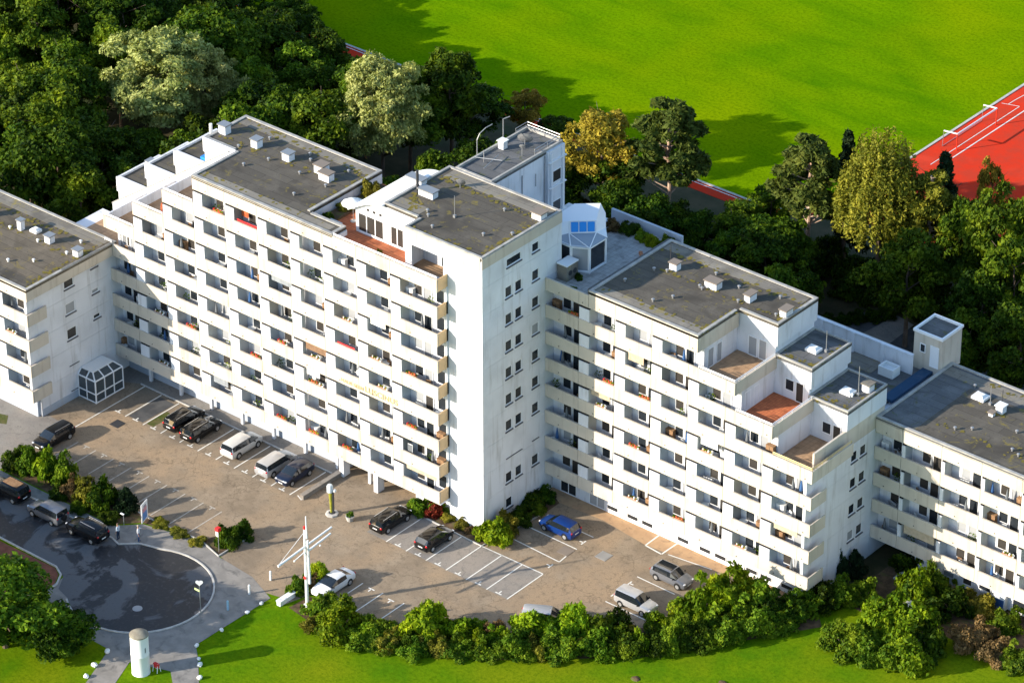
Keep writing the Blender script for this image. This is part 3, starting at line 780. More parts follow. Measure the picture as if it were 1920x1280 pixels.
# penthouse on the tower
HT = 28.83
tw = MB()
tw.box(-4.0,0.0,0,-0.2,11.1,zf(8)); tw.box(-4.0+0.0,0.0,zf(8),-0.2,11.1,HT-0.3)
tw.box(-13.2,2.2,24.6,-8.55,10.6,HT-0.3); tw.box(-8.55,2.0,24.6,-4.0,11.0,HT-0.3); tw.box(-13.2,10.3,0,-4.0,11.05,24.6)
holes_wall(tw,'y',0.0,0.2,-8.95,-4.0,24.9,HT-0.3,[(-8.2,25.05,-4.5,27.35)])
tw.box(-8.95,0.2,24.9,-8.55,2.2,HT-0.3); tw.box(-8.55,0.2,27.5,-4.0,2.0,HT-0.3)
part('tower_wall', tw, M['white'], MAIN)
fa = MB(); fa.box(-9.0,-0.05,27.55,-0.2,-0.001,HT); part('tower_fascia', fa, M['cream'], MAIN)
fa = MB(); fa.box(0.001,-0.05,27.75,0.05,11.1,HT); part('tower_fascia', fa, M['cream'], MAIN)
inst('balcony_door', frame_mesh('balcony_door',1.6,2.1,'y',mull=1), MAIN, (-6.4,1.99,24.95))
mb = MB(); mb.box(-8.54,0.21,24.75,-4.01,1.98,24.9); part('balcony_floor', mb, M['brownflag'], MAIN)
mb = MB(); mb.box(-6.3,1.9,25.0,-4.1,1.98,27.0); part('window', mb, M['glass'], MAIN)
roof_slab(MAIN, [(-9.0,0.0),(0.0,0.0),(0.0,11.1),(-13.2,11.1),(-13.2,2.05),(-9.0,2.05)], HT, 'felt', curb=0.25, edge=0.14)
mb = MB(); mb.box(-12.4,9.3,HT+.003,-0.5,10.75,HT+.02); part('roof_strip', mb, M['feltpale'], MAIN)
mb = MB(); mb.box(-12.9,2.4,HT+.003,-9.5,4.0,HT+.02); part('roof_strip', mb, M['feltpale'], MAIN)
chimney(MAIN,-11.1,5.7,HT,1.9,.9,.8,'feltdark' if False else 'metalgrey'); chimney(MAIN,-13.6,7.0,HT-0.3,2.0,.9,1.0,'metalgrey')
chimney(MAIN,-0.8,8.9,HT,1.2,1.0,.8,'copper')
inst('flue', MB().tube((0,0,0),(0,0,2.3),0.13,n=8).mesh('flue', M['darkmetal']), MAIN, (-12.2,5.5,HT))
antenna(MAIN,-6.7,4.2,HT,2.2); dish(MAIN,-9.8,8.6,HT,.5,.5)
for x,y in ((-4.0,7.9),(-0.7,5.0),(-8.6,2.8),(-7.0,1.5),(-9.2,3.4),(-2.6,3.3)): vent(MAIN,x,y,HT)
# barrel roof
br = MB(); n = 12; prof = []
for i in range(n+1):
    t = i/n; x = -17.2+4.1*t; prof.append((x, 27.15+1.72*math.sin(t*math.pi/2)))
inner = [(x+0.04,z-0.14) for x,z in prof]
br.ext(prof+inner[::-1],'y',1.55,9.8); part('barrel_roof', br, M['trim'], MAIN, True)
gw = MB(); gable = [(-16.6,24.9),(-10.6,24.9),(-10.6,28.55),(-13.2,28.55)]+[(x+.05,z-.16) for x,z in prof[::-1][1:-2]]+[(-16.6,27.1)]
holes = MB(); holes_wall(gw,'y',2.0,2.15,-16.6,-9.0,24.85,26.95,[(-16.4,24.95,-13.3,26.9),(-12.5,24.95,-10.9,26.9)])
gw.ext([(-16.6,26.95),(-9.0,26.95),(-9.0,28.55),(-13.2,28.6)]+[(x+.05,z-.16) for x,z in prof[::-1][1:-1]],'y',2.0,2.15)
gw.box(-16.65,2.15,24.85,-16.5,9.6,27.2)
part('penthouse_wall', gw, M['trim'], MAIN)
for x,w,n_ in ((-16.4,3.1,2),(-12.5,1.6,1)):
    q = inst('glass_door', frame_mesh('glass_door',w,1.95,'y',0.1,0.05,n_), MAIN, (x,2.1,24.95)); sub('pane', pane_mesh('pane',w,1.95,'y','glass2'), q)
for i in range(3):
    q = inst('window', frame_mesh('window',.45,.4,'y',.06,.04), MAIN, (-15.3+.75*i,1.99,27.35)); sub('pane', pane_mesh('pane',.45,.4,'y','glass2'), q)
tf = MB(); tf.box(-20.7,0.5,24.6,-9.0,2.0,24.8); tf.box(-16.4,YF+.16,24.6,-4.1,0.5,24.8); tf.box(-20.7,2.0,24.6,-16.6,10.2,24.8); part('terrace_floor', tf, M['redflag'], MAIN)
tf = MB(); tf.box(-20.6,1.3,24.801,-19.2,9.8,25.0); part('planting_bed', tf, M['soil'], MAIN)
rail(MAIN, [(-16.3,YF+.08),(-4.1,YF+.08)], zf(8)+HP, 0.3, 1.2)
lt = []
for txt, sz, x, z in (('HAUS SEEN',0.5,-15.75,zf(3)+0.28),('LUSCINUS',0.82,-12.85,zf(3)+0.3)):
    cu = bpy.data.curves.new('lettering','FONT'); cu.body = txt; cu.size = sz; cu.extrude = 0.02; cu.space_character = 1.1
    to = bpy.data.objects.new('lettering_tmp', cu); COL.link(to)
    bpy.context.view_layer.update()
    me = bpy.data.meshes.new_from_object(to.evaluated_get(bpy.context.evaluated_depsgraph_get()))
    bpy.data.objects.remove(to)
    me.materials.clear(); me.materials.append(M['gold'])
    q = inst('lettering', me, MAIN, (x,YF-0.035,z)); q.rotation_euler = (rad(90),0,0)
# tower side wall: one panel per storey with real openings
wr = {}
for j in range(10):
    zt = 27.32-2.8*j
    L = []
    if j == 0: L += [(3.35,zt-.85,5.4,zt,'glass2')]
    elif j not in (7,9): L += [(3.16,zt-1.15,4.12,zt,'glass'),(4.54,zt-1.15,5.5,zt,'glass')]
    elif j == 9: L += [(3.16,zt-1.1,4.12,zt,'glass2')]
    if j not in (7,9): L += [(6.9,zt-1.12 if j else zt-.95,7.9,zt,'glass')]
    wr[j] = L
for j in range(10):
    z1 = HT-0.28-2.8*j if j else HT-0.31
    z0 = HT-0.28-2.8*(j+1)+0.018 if j < 9 else 0.0
    mb = MB(); L = wr[j]
    holes_wall(mb,'x',-0.2,0.0,0.0,11.1,z0,z1,[l[:4] for l in L])
    part('wall_panel', mb, M['white'], MAIN)
    for (a,b,c,d,mt) in L: side_window(MAIN,0.0,a,b,c,d,mt if r1.random()<.7 else r1.choice(['glass','glass2','curtain']))
    if j in (7,9):
        mb = MB(); mb.box(0.003,6.9,27.32-2.8*j-1.2,0.08,7.9,27.32-2.8*j-1.14); part('sill', mb, M['sill'], MAIN)
        if j == 7: mb = MB(); mb.box(0.003,3.2,27.32-2.8*j-1.3,0.08,5.5,27.32-2.8*j-1.24); part('sill', mb, M['sill'], MAIN)
for a,b,n,sd in (((-0.5,0.5),(-0.5,9.5),50,5),((-12.5,9.0),(-1,8.8),60,6),((-12.3,5.0),(-10.5,3.0),40,7),((-9,0.6),(-1,0.6),18,8)): moss(MAIN,a,b,28.83,n,sd,.45)
# rear stair tower
bt = MB(); bt.box(-12.5,11.1,0,-8.2,21.35,HT-0.3); bt.box(-8.2,18.9,0,-7.95,21.35,HT-0.05)
part('stair_tower_wall', bt, M['white'], MAIN)
roof_slab(MAIN, [(-12.5,11.12),(-8.2,11.12),(-8.2,21.35),(-12.5,21.35)], HT-0.05, 'feltdark', curb=0.2, edge=0.25)
for z in (26.6,23.4,20.4,17.2): side_window(MAIN,-7.93,19.5,z-1.3,20.8,z,'glass2',rec=0.03,sill=False)
mb = MB()
for z in (27.6,24.9,22.0): mb.box(-7.95,18.95,z,-7.75,21.4,z+.1)
for y in (19.3,20.95): mb.box(-7.95,y-.06,12,-7.8,y+.06,HT-.3)
part('facade_ribs', mb, M['trim'], MAIN)
rail(MAIN, [(-12.3,19.5),(-12.3,21.2),(-8.4,21.2),(-8.4,17.5)], HT+.15, 0.6, 1.3, 'metalgrey')
chimney(MAIN,-11.7,16.9,HT,.7,.7,1.0,'plastic'); dish(MAIN,-10.3,18.4,HT,.75,.7); dish(MAIN,-9.4,16.9,HT,.3,.9)
mb = MB(); mb.tube((-11.2,13.6,HT+.05),(-11.2,13.6,HT+1.3),.05,n=6); mb.tube((-12,13.2,HT+.5),(-9.6,14.3,HT+.5),.04,n=5); mb.tube((-10.2,12.4,HT+.3),(-10.8,15.2,HT+.3),.04,n=5); part('antenna', mb, M['metalgrey'], MAIN)
mb = MB(); pts=[(-12.6,14.3,HT),(-12.6,14.3,HT+1.6),(-12.5,14.6,HT+2.2),(-12.3,15.2,HT+2.6),(-12.1,15.9,HT+2.75)]
for a,b in zip(pts,pts[1:]): mb.tube(a,b,.05,n=6)
part('lamp_arm', mb, M['metalgrey'], MAIN)
mb = MB(); mb.tube((-12.4,17.8,HT),(-12.4,17.8,HT+2.4),.05,n=6); mb.tube((-12.4,17.8,HT+2.4),(-12.0,18.3,HT+2.6),.05,n=6); part('lamp_arm', mb, M['metalgrey'], MAIN)
mb = MB(); mb.tube((-8.15,15.4,25.5),(-8.15,15.4,27.8),.05,n=6); mb.tube((-8.1,17.3,25.9),(-8.1,17.3,27.2),.04,n=6); mb.tube((-8.1,18.6,14),(-8.1,18.6,HT-.3),.06,n=6); part('downpipe', mb, M['metalgrey'], MAIN)

# ================= left block ======================================
LEFT = thing('apartment_block', (-58,-6,0), 'lower white left block with balconies and glazed entrance porch', 'apartment building', world=True)
LX = -45.35; LY = -12.92; LYB = LY+DEP
GL = [-45.35-4.15*i for i in range(1,8)][::-1]
r2 = random.Random(33)
core = MB(); core.box(GL[0],LYB,0,LX-0.2,-0.9,14.4); part('wall', core, M['white'], LEFT)
for k in range(4):
    band(LEFT,k,GL[0],GL,LX+0.32,LY); loggia_row(LEFT,k,GL,LX-0.3,LY,rnd=r2,word='left')
    ep = MB(); ep.box(LX+0.2,LY+0.155,zf(k),LX+0.34,LY+2.5,zf(k)+HP); part('end_panel', ep, M['cream'], LEFT)
    mb = MB(); mb.box(LX-0.3,LY+0.3,zf(k)+0.18,LX-0.02,LYB,zf(k)+S); part('corner_pier', mb, M['white'], LEFT)
band(LEFT,4,GL[0],GL,LX+0.42,LY,h=1.26)
fs = MB(); fs.box(LX+0.26,LY+0.155,zf(4),LX+0.40,YF-0.02,zf(4)+1.26); part('fascia', fs, M['cream'], LEFT)
tp = MB(); tp.box(GL[0],LY+0.16,zf(4),LX+0.26,LYB,14.4); tp.box(LX-0.2,LYB,14.1,LX+0.26,-0.9,14.4); part('roof_deck', tp, M['white'], LEFT)
roof_slab(LEFT, [(GL[0],LY),(LX+0.42,LY),(LX+0.42,-0.9),(GL[0],-0.9)], 14.66, 'feltbrown', curb=0.3, edge=0.1)
mb = MB(); mb.box(GL[0]+.4,-2.6,14.664,LX-.2,-1.3,14.68); part('roof_strip', mb, M['feltpale'], LEFT)
mb = MB(); mb.box(GL[0]+.4,LY+.45,14.664,LX-.2,LY+1.7,14.68); part('roof_strip', mb, M['felt'], LEFT)
mb = MB(); mb.box(-52,-0.9,zf(4)-2,LX,4.29,zf(4)+.15); part('terrace_base', mb, M['white'], LEFT)
for j in range(5):
    zt = 13.42-2.8*j; z1 = 14.1-2.8*j; z0 = max(0.0,14.1-2.8*(j+1)+0.018)
    L = [(-7.72,zt-1.2,-6.4,zt,'glass2'),(-4.15,zt-.5,-3.2,zt,'glass')] if j < 3 else []
    mb = MB(); holes_wall(mb,'x',LX-0.2,LX,LYB,-0.9 if j == 0 else 0.49,z0,z1,[l[:4] for l in L]); part('wall_panel', mb, M['white'], LEFT)
    for (a,b,c,d,mt) in L: side_window(LEFT,LX,a,b,c,d,mt if j != 1 else 'curtain')
    if j >= 3:
        mb = MB(); mb.box(LX+.003,-7.7,zt-1.3,LX+.07,-6.4,zt-1.24); part('sill', mb, M['sill'], LEFT)
mb = MB(); mb.box(GL[0],LYB-.3,0,LX+.0-.25,LYB-.02,zf(0)-.2); mb.box(LX+.003,LYB-.02,0,LX+.05,-6.8,.75); part('plinth', mb, M['plinth'], LEFT)
mb = MB(); mb.box(GL[0],LY+.16,zf(0)-.16,LX-.1,LYB,zf(0)-.01); part('soffit', mb, M['white'], LEFT)
for i in range(1,7): inst('pillar', PM, LEFT, (GL[i]+.1,LY+1.2,0))
for x,y,w,d,h in ((-53.7,-5.0,.6,.6,1.4),(-49.8,-5.0,.8,.8,1.0),(-45.9,-5.1,.8,.8,.9),(-58,-5,.8,.8,1)): chimney(LEFT,x,y,14.66,w,d,h,'metalgrey')
skylight(LEFT,-52.3,-4.4,14.66,.9,.8)
for x,y in ((-54.6,-5.6),(-50.7,-5.7),(-46.9,-5.6),(-48.3,-8.6),(-50.2,-10.1),(-47.4,-3.2),(-55,-9)): vent(LEFT,x,y,14.66,mat='plastic')
rail(LEFT, [(LX+.3,-8.2),(LX+.3,-1.6)], 14.76, .1, 2.2, 'metalgrey')
for a,b,n,sd in (((-45.6,-12.3),(-45.6,-2),70,18),((-62,-3.2),(-46.5,-3.0),60,19),((-56,-5.5),(-46,-5.5),40,20)): moss(LEFT,a,b,14.66,n,sd,.5)
# entrance porch
PO = thing('entrance_porch', (-44.2,-4.9,0), 'white framed glass entrance porch at the corner of left and main blocks', 'porch', world=True)
px0,px1,py0,py1,h1,h2 = -45.3,-43.0,-6.7,-3.0,2.45,3.0
fr = MB()
def bar(a,b,r=.08): fr.tube(a,b,r,n=5)
ys = [py0,py0+1.23,py0+2.46,py1]
for y in ys: bar((px1,y,0),(px1,y,h1)); bar((px1,y,h1),(px1-.75,y+(.5 if y==py0 else -.5 if y==py1 else 0),h2))
for x in (px0,px0+1.1): bar((x,py0,0),(x,py0,h1)); bar((x,py1,0),(x,py1,h1)); bar((x,py0,h1),(x,py0+.5,h2))
for z in (0.08,1.0,h1): bar((px1,py0,z),(px1,py1,z),.08); bar((px0,py0,z),(px1,py0,z),.08); bar((px0,py1,z),(px1,py1,z),.08)
part('frame', fr, M['trim'], PO)
rf = MB(); rf.box(px0,py0+.45,h2-.04,px1-.7,py1-.45,h2+.06); part('roof', rf, M['plastic'], PO)
for i in range(3):
    g_ = MB(); g_.box(px1-.01,ys[i]+.05,.1,px1+.01,ys[i+1]-.05,h1-.05); part('pane', g_, M['porchglass'], PO)
    a,b = ys[i]+(.55 if i==0 else .05), ys[i+1]-(.55 if i==2 else .05)
    g_ = MB(); g_.face([(px1-.02,ys[i]+.06,h1+.02),(px1-.02,ys[i+1]-.06,h1+.02),(px1-.72,b,h2-.03),(px1-.72,a,h2-.03)]); part('pane', g_, M['porchglass'], PO)
for x0_,x1_ in ((px0+.05,px0+1.05),(px0+1.15,px1-.05)):
    g_ = MB(); g_.box(x0_,py0-.01,.1,x1_,py0+.01,h1-.05); part('pane', g_, M['porchglass'], PO)
    g_ = MB(); g_.face([(x0_,py0+.03,h1+.02),(x1_,py0+.03,h1+.02),(x1_-.3,py0+.48,h2-.03),(x0_,py0+.48,h2-.03)]); part('pane', g_, M['porchglass'], PO)

# ================= stepped wing ====================================
STEP = thing('apartment_block', (15,14,0), 'white stepped wing with terraces stepping down to the right', 'apartment building', world=True)
WY = 8.75; WYB = WY+DEP; WX = 29.2
G2 = [3.9+4.13*i for i in range(7)]
r3 = random.Random(8)
ends = {0:29.96,1:29.96,2:29.96,3:29.96,4:29.96,5:25.54,6:21.4,7:17.24}
for k in range(8):
    hh = HP if k < 7 else 1.72
    if k == 7:
        band(STEP,k,0.02,[3.9],5.0,WY,HP); band(STEP,k,5.0,G2,ends[k],WY,hh)
    else: band(STEP,k,0.02,G2,ends[k],WY)
for k in range(7):
    xe = {6:17.0,5:21.2,4:25.3}.get(k, 29.0)
    g = [0.02]+[x for x in G2 if x < xe-1.5]
    loggia_row(STEP,k,g,xe,WY,first=0.02,rnd=r3,word='wing')
    if k <= 3:
        ep = MB(); ep.box(29.84,WY+.155,zf(k),29.96,WY+2.3,zf(k)+HP); part('end_panel', ep, M['cream'], STEP)
        mb = MB(); mb.box(28.9,WY+.3,zf(k)+.18,29.19,WYB,zf(k)+S); part('corner_pier', mb, M['white'], STEP)
core = MB()
core.box(0.02,WYB,0,29.0,20.7,zf(4)); core.box(0.02,WYB,zf(4),25.3,14.9,zf(5)); core.box(0.02,WYB,zf(5),21.2,14.9,zf(6)); core.box(0.02,WYB,zf(6),17.0,14.9,zf(7))
core.box(5.0,WY+.16,zf(7)+.5,17.0,14.9,23.25)
core.box(0.02,14.9,zf(4),29.0,20.7,17.3); core.box(0.02,14.9,17.3,25.0,20.7,20.1); core.box(0.02,14.9,20.1,21.2,20.7,22.2); core.box(5.0,14.9,22.2,21.2,20.7,23.25)
core.box(0.02,20.7,0,5.0,22.3,22.2); core.box(-8.2,11.12,0,0.02,22.3,22.0)
core.box(0.02,WYB,zf(7)-.02,5.0,14.9,22.2)
part('wall', core, M['white'], STEP)
mb = MB(); mb.box(0.02,WY+1.2,0,29.0,WYB-.002,zf(0)-.01); part('plinth', mb, M['white'], STEP)
for a in (6.5,8.84,10.55,14.67,17.15,18.9,22.4,24.0,26.3,27.7):
    q = inst('window', frame_mesh('window',1.3,.5,'y',.05,.05), STEP, (a,WY+1.19,.42)); sub('pane', pane_mesh('pane',1.3,.5,'y','glass'), q)
for a,h in ((1.0,2.0),(4.4,1.2)):
    q = inst('window', frame_mesh('window',1.9,h,'y',.08,.05,1), STEP, (a,WY+1.19,.1)); sub('pane', pane_mesh('pane',1.9,h,'y','curtain' if a>2 else 'glass'), q)
# roof terrace beside the tower
mb = MB(); mb.box(-2.2,11.12,22.0,0.0,22.2,22.3); mb.box(0.0,WY+.16,22.2,4.9,22.2,22.32); part('terrace_floor', mb, M['greyflag'], STEP)
mb = MB(); mb.box(4.75,WY+.2,22.3,5.0,20.7,23.6); part('terrace_side_wall', mb, M['feltdark'], STEP)
mb = MB(); mb.box(-3,22.1,22.0,5.2,22.35,23.3); part('terrace_back_wall', mb, M['plinth'], STEP)
# roofs
roof_slab(STEP, [(5.0,WY),(17.24,WY),(17.24,14.75),(21.5,14.75),(21.5,20.75),(5.0,20.75)], 23.5, 'felt', curb=0.3, edge=0.12)
mb = MB(); mb.box(5.4,19.0,23.503,20.9,20.3,23.52); part('roof_strip', mb, M['feltpale'], STEP)
mb = MB(); mb.box(5.4,9.2,23.503,16.8,10.3,23.52); part('roof_strip', mb, M['feltpale'], STEP)
roof_slab(STEP, [(21.2,14.75),(25.3,14.75),(25.3,20.75),(21.2,20.75)], 20.35, 'feltdark', curb=0.2, edge=0.16)
roof_slab(STEP, [(25.0,14.75),(29.3,14.75),(29.3,20.75),(25.0,20.75)], 17.55, 'feltdark', curb=0.2, edge=0.16)
fs = MB()
fs.box(17.1,WY+.155,zf(7),17.24,14.74,23.22); part('fascia', fs, M['cream'], STEP)
for xx,z1,za in ((21.5,23.22,21.3),(25.3,20.08,18.4),(29.3,17.28,15.6)):
    fs = MB(); fs.box(xx-.45,14.75,za,xx-.02,20.74,z1); part('fascia', fs, M['white'], STEP)
for (k,a,b) in ((6,17.24,21.4),(5,21.4,25.54),(4,25.54,29.96)):
    mb = MB(); mb.box(a-.2,WY+.16,zf(k)+.1,b-.15,14.89,zf(k)+.26); part('terrace_floor', mb, M['redflag'] if k == 5 else M['brownflag'], STEP)
    mb = MB(); mb.box(b-.15,WY+.155,zf(k),b,14.9,zf(k)+HP); part('terrace_side_wall', mb, M['cream'], STEP)
    rail(STEP, [(a+.1,WY+.08),(b-.08,WY+.08),(b-.08,14.7)], zf(k)+HP, .3, 1.2, 'trim' if k != 4 else 'gold')
    zz = zf(k)+.27
    for x,w,h,mt in ((a+1.0,1.0,2.0,'glass' if k<6 else 'curtain'),(a+2.15,.9,2.05,'glass2' if k<6 else 'curtain')):
        h0 = 0 if x > a+1.5 or k == 6 else .8
        q = inst('terrace_door', frame_mesh('terrace_door',w,h-h0,'y',.08,.06), STEP, (x,14.895,zz+h0)); sub('pane', pane_mesh('pane',w,h-h0,'y',mt), q)
    for y,w in ((WYB+.5,.9),(WYB+1.8,.8)):
        if k == 4: continue
        o = inst('terrace_door', frame_mesh('terrace_door',w,2.0,'x',.08,.05), STEP, (a-.24,y,zz)); sub('pane', pane_mesh('pane',w,2.0,'x','curtain' if k==6 else 'glass2'), o)
# end wall, one panel per storey
for j in range(6):
    z1 = zf(5-j)+.3 if j else 15.6; z1 = min(z1,15.6); z0 = 0.0 if j == 5 else zf(4-j)+.3+.018
    zt = zf(4-j)+.3-.25 if j < 5 else 0
    z1 = {0:15.6}.get(j, zf(5-j)+.3)
    z0 = zf(4-j)+.318 if j < 5 else 0.0
    L = []
    if 1 <= j <= 4:
        zt = zf(4-j)+.3+1.95; L = [(15.75,zt-1.1,16.7,zt,'glass'),(17.1,zt-1.1,18.05,zt,'glass')]
    mb = MB(); holes_wall(mb,'x',29.0,WX,WYB,20.7 if j else 20.7,z0,z1,[l[:4] for l in L]); part('wall_panel', mb, M['white'] if j else M['cream'], STEP)
    for (a,b,c,d,mt) in L: side_window(STEP,WX,a,b,c,d,'curtain' if (j==4 and a<16) else mt)
for x,y,w,d,h in ((8.5,16.8,.9,.8,.9),(13.1,16.4,1.5,1.0,.9),(17.0,16.7,.7,1.2,.9),(21.0,16.6,.8,1.2,.9)): chimney(STEP,x,y,23.5,w,d,h)
antenna(STEP,7.6,17.3,23.5,2.0,mat='darkmetal')
for x,y in ((8.3,15.9),(12.2,15.6),(12.6,15.4),(16.4,15.7),(15.0,17.7),(18.9,18.6),(20.4,15.9),(6.4,12.2),(11.5,12.6),(7.2,15.4),(12.0,18.3),(10.5,11.0)): vent(STEP,x,y,23.5)
skylight(STEP,23.4,17.6,20.35,1.2,1.0); antenna(STEP,24.4,18.1,20.35,2.2); skylight(STEP,27.3,17.5,17.55,1.2,1.0); antenna(STEP,28.3,17.7,17.55,3.0); chimney(STEP,28.5,18.9,17.55,.9,.9,1.0,'feltpale')
vent(STEP,28.0,17.2,17.55,mat='plastic')
for a,b,n,sd in (((16.9,9.4),(16.9,14.3),46,9),((5.5,19.0),(21,19.0),44,10),((7.5,15.8),(20.5,16.0),46,11),((5.6,10.2),(16.5,10.3),22,12),((21.1,15.2),(21.1,20),20,13)): moss(STEP,a,b,23.5,n,sd,.4)
for a,b,n,sd in (((21.6,15.2),(25,15.4),30,14),((25,15.3),(25,20),16,15)): moss(STEP,a,b,20.35,n,sd,.6)
for a,b,n,sd in (((25.5,15.2),(29,15.4),34,16),((28.9,15.3),(28.9,20),20,17)): moss(STEP,a,b,17.55,n,sd,.6)
# low roofs and gallery behind
mb = MB(); mb.box(14.0,20.72,0,29.2,31.2,14.0); part('rear_annex', mb, M['white'], STEP)
roof_slab(STEP, [(14.0,20.76),(27.9,20.76),(27.9,31.2),(14.0,31.2)], 14.2, 'feltdark', curb=.15, edge=.1)
mb = MB(); mb.box(20.6,25.9,14.205,24.0,30.6,14.26); part('roof_strip', mb, M['feltpale'], STEP)
mb = MB(); mb.box(27.3,23.0,14.21,28.4,29.5,14.5); part('blue_ramp', mb, wall_mat('blue_ramp',(0.03,0.075,0.14),amount=.1), STEP)
mb = MB(); mb.box(15.5,28.1,14.2,27.0,28.25,16.2)
for x in (17.0,20.5,23.8): mb.box(x-.18,27.95,14.2,x+.18,28.1,16.25)
mb.box(15.5,28.0,16.2,27.0,28.35,16.3); part('gallery_wall', mb, M['white'], STEP)
mb = MB(); mb.box(24.6,26.2,14.3,26.2,27.4,14.9); mb.box(24.6,26.2,14.9,26.2,26.35,15.2); mb.box(24.6,27.25,14.9,26.2,27.4,15.2); mb.box(24.6,26.35,14.9,24.75,27.25,15.2); mb.box(26.05,26.35,14.9,26.2,27.25,15.2); part('roof_fan', mb, M['plastic'], STEP)

# conservatory on the roof terrace
CO = thing('conservatory', (0.0,14.0,22.3), 'white conservatory with blue roof panes on the roof terrace beside the tower', 'conservatory', world=True)
z0 = 22.32; zt = 24.9
foot = [(-2.0,12.1),(0.3,12.1),(1.75,12.9),(1.75,15.2),(0.6,16.4),(-2.0,16.4)]
fr = MB()
for x,y in foot: fr.box(x-.1,y-.1,z0,x+.1,y+.1,zt)
for (a,b),(c,d) in zip(foot,foot[1:]):
    for z,r in ((z0+.1,.14),(zt,.14)): fr.tube((a,b,z),(c,d,z),r,n=6)
part('frame', fr, M['trim'], CO)
for i,((a,b),(c,d)) in enumerate(zip(foot,foot[1:])):
    g_ = MB(); g_.face([(a,b,z0+.2),(c,d,z0+.2),(c,d,zt-.1),(a,b,zt-.1)]); part('pane', g_, M['glass'] if i != 1 else M['curtain'], CO)
rf = MB()
E1=(-2.0,11.95,zt+.12); E2=(1.9,12.75,zt+.12); E3=(1.9,15.3,zt+.12); E4=(0.7,16.6,zt+.12); A1=(-1.05,13.45,25.2); A2=(0.75,15.15,25.2); B1=(-1.5,13.95,26.05); B2=(0.35,15.65,26.05)
rf.face([A1,A2,B2,B1]); rf.face([E1,A1,B1,(-3.0,13.0,26.0)]); rf.face([A2,E3,E4,B2]); rf.face([B1,B2,(-1.2,18.2,26.2),(-3.0,16.6,26.2)]); rf.face([B1,(-3.0,16.6,26.2),(-3.0,13.0,26.0)]); rf.face([B2,E4,(-0.6,18.2,25.4),(-1.2,18.2,26.2)])
part('roof', rf, M['trim'], CO)
for q in ([E1,(0.35,11.95,zt+.12),E2,A1],[E2,A2,A1],[E2,E3,A2]):
    g_ = MB(); g_.face(q); part('roof_glazing', g_, M['paleglass'], CO)
fr = MB()
for a,b in (((0.35,11.95,zt+.14),A1),(E2,A1),(E2,A2),(E3,A2),(A1,A2),(A1,B1),(A2,B2),(B1,B2)): fr.tube(a,b,.06,n=5)
part('roof_bars', fr, M['trim'], CO)
def E(u,v):
    p = Vector(A1)*(1-u)*(1-v)+Vector(A2)*u*(1-v)+Vector(B2)*u*v+Vector(B1)*(1-u)*v
    return p+Vector((.04,-.05,.04))
for i in range(3):
    u0,u1 = .06+.9*i/3+.02,.06+.9*(i+1)/3-.02
    g_ = MB(); g_.face([E(u0,.08),E(u1,.08),E(u1,.92),E(u0,.92)]); part('roof_pane', g_, M['blueglass'], CO)
wb = MB(); wb.ext([(11.2,22.3),(16.8,22.3),(16.8,26.1),(13.0,25.9),(11.2,25.6)],'x',-3.1,-3.0); part('rear_wall', wb, M['trim'], CO)

AC = thing('air_conditioner', (0.5,10.9,22.32), 'large beige air conditioning unit by the tower on the roof terrace', 'air conditioner', world=True)
mb = MB(); mb.box(0.15,10.3,22.35,1.25,11.9,23.9); part('housing', mb, M['feltpale'], AC)
mb = MB(); mb.box(0.1,10.25,23.9,1.3,11.95,24.0); part('lid', mb, M['trim'], AC)
for y in (10.8,11.45):
    mb = MB()
    for r in (.26,.18,.1): mb.tube((1.255,y,23.1),(1.275+.01*(1-r),y,23.1),r,n=14)
    part('fan_grille', mb, M['darkmetal'], AC)

# ================= right wing ======================================
RIGHT = thing('apartment_block', (45,25,0), 'long low white right wing with dark flat roof', 'apartment building', world=True)
RY = 19.31; RYB = RY+DEP; RXE = 66.0
G3 = [32.1+4.2*i for i in range(9)]
r4 = random.Random(12)
core = MB(); core.box(29.22,RYB,zf(0)-.2,RXE,31.1,14.6); core.box(33.5,RYB-.2,0,RXE,31.1,zf(0)-.2); core.box(29.22,RYB+3,0,33.5,31.1,zf(0)-.2); part('wall', core, M['white'], RIGHT)
for k in range(5): band(RIGHT,k,29.24,G3,RXE,RY,HP if k < 4 else 1.35)
for k in range(4): loggia_row(RIGHT,k,[29.24]+G3,RXE,RY,first=29.24,pw=.35,rnd=r4,word='right')
tp = MB(); tp.box(29.24,RY+.16,zf(4),RXE,RYB,14.6); part('roof_deck', tp, M['white'], RIGHT)
roof_slab(RIGHT, [(29.24,RY),(RXE,RY),(RXE,31.2),(29.24,31.2)], 14.9, 'feltdark', curb=.3, edge=.12)
mb = MB(); mb.box(29.6,29.2,14.903,RXE-.5,30.6,14.92); part('roof_strip', mb, M['feltpale'], RIGHT)
mb = MB(); mb.box(33.0,RY+.5,14.903,RXE-.5,28.6,14.915); part('roof_strip', mb, M['felt'], RIGHT)
mb = MB(); mb.box(29.24,RY+.16,zf(0)-.15,RXE,RYB,zf(0)-.01); part('soffit', mb, M['white'], RIGHT)
skylight(RIGHT,34.6,27.8,14.93,1.3,1.1); antenna(RIGHT,35.9,27.4,14.93,2.0); antenna(RIGHT,37.0,27.6,14.93,1.9,mat='darkmetal'); chimney(RIGHT,37.3,27.0,14.93,.8,.8,.9,'plastic'); chimney(RIGHT,37.0,26.0,14.93,.5,.5,.35)
for x,y in ((35.8,22.0),(42.5,21.9),(33.2,29.0),(40.3,25),(45,27),(37,22.9),(41.6,22.3)): vent(RIGHT,x,y,14.93)
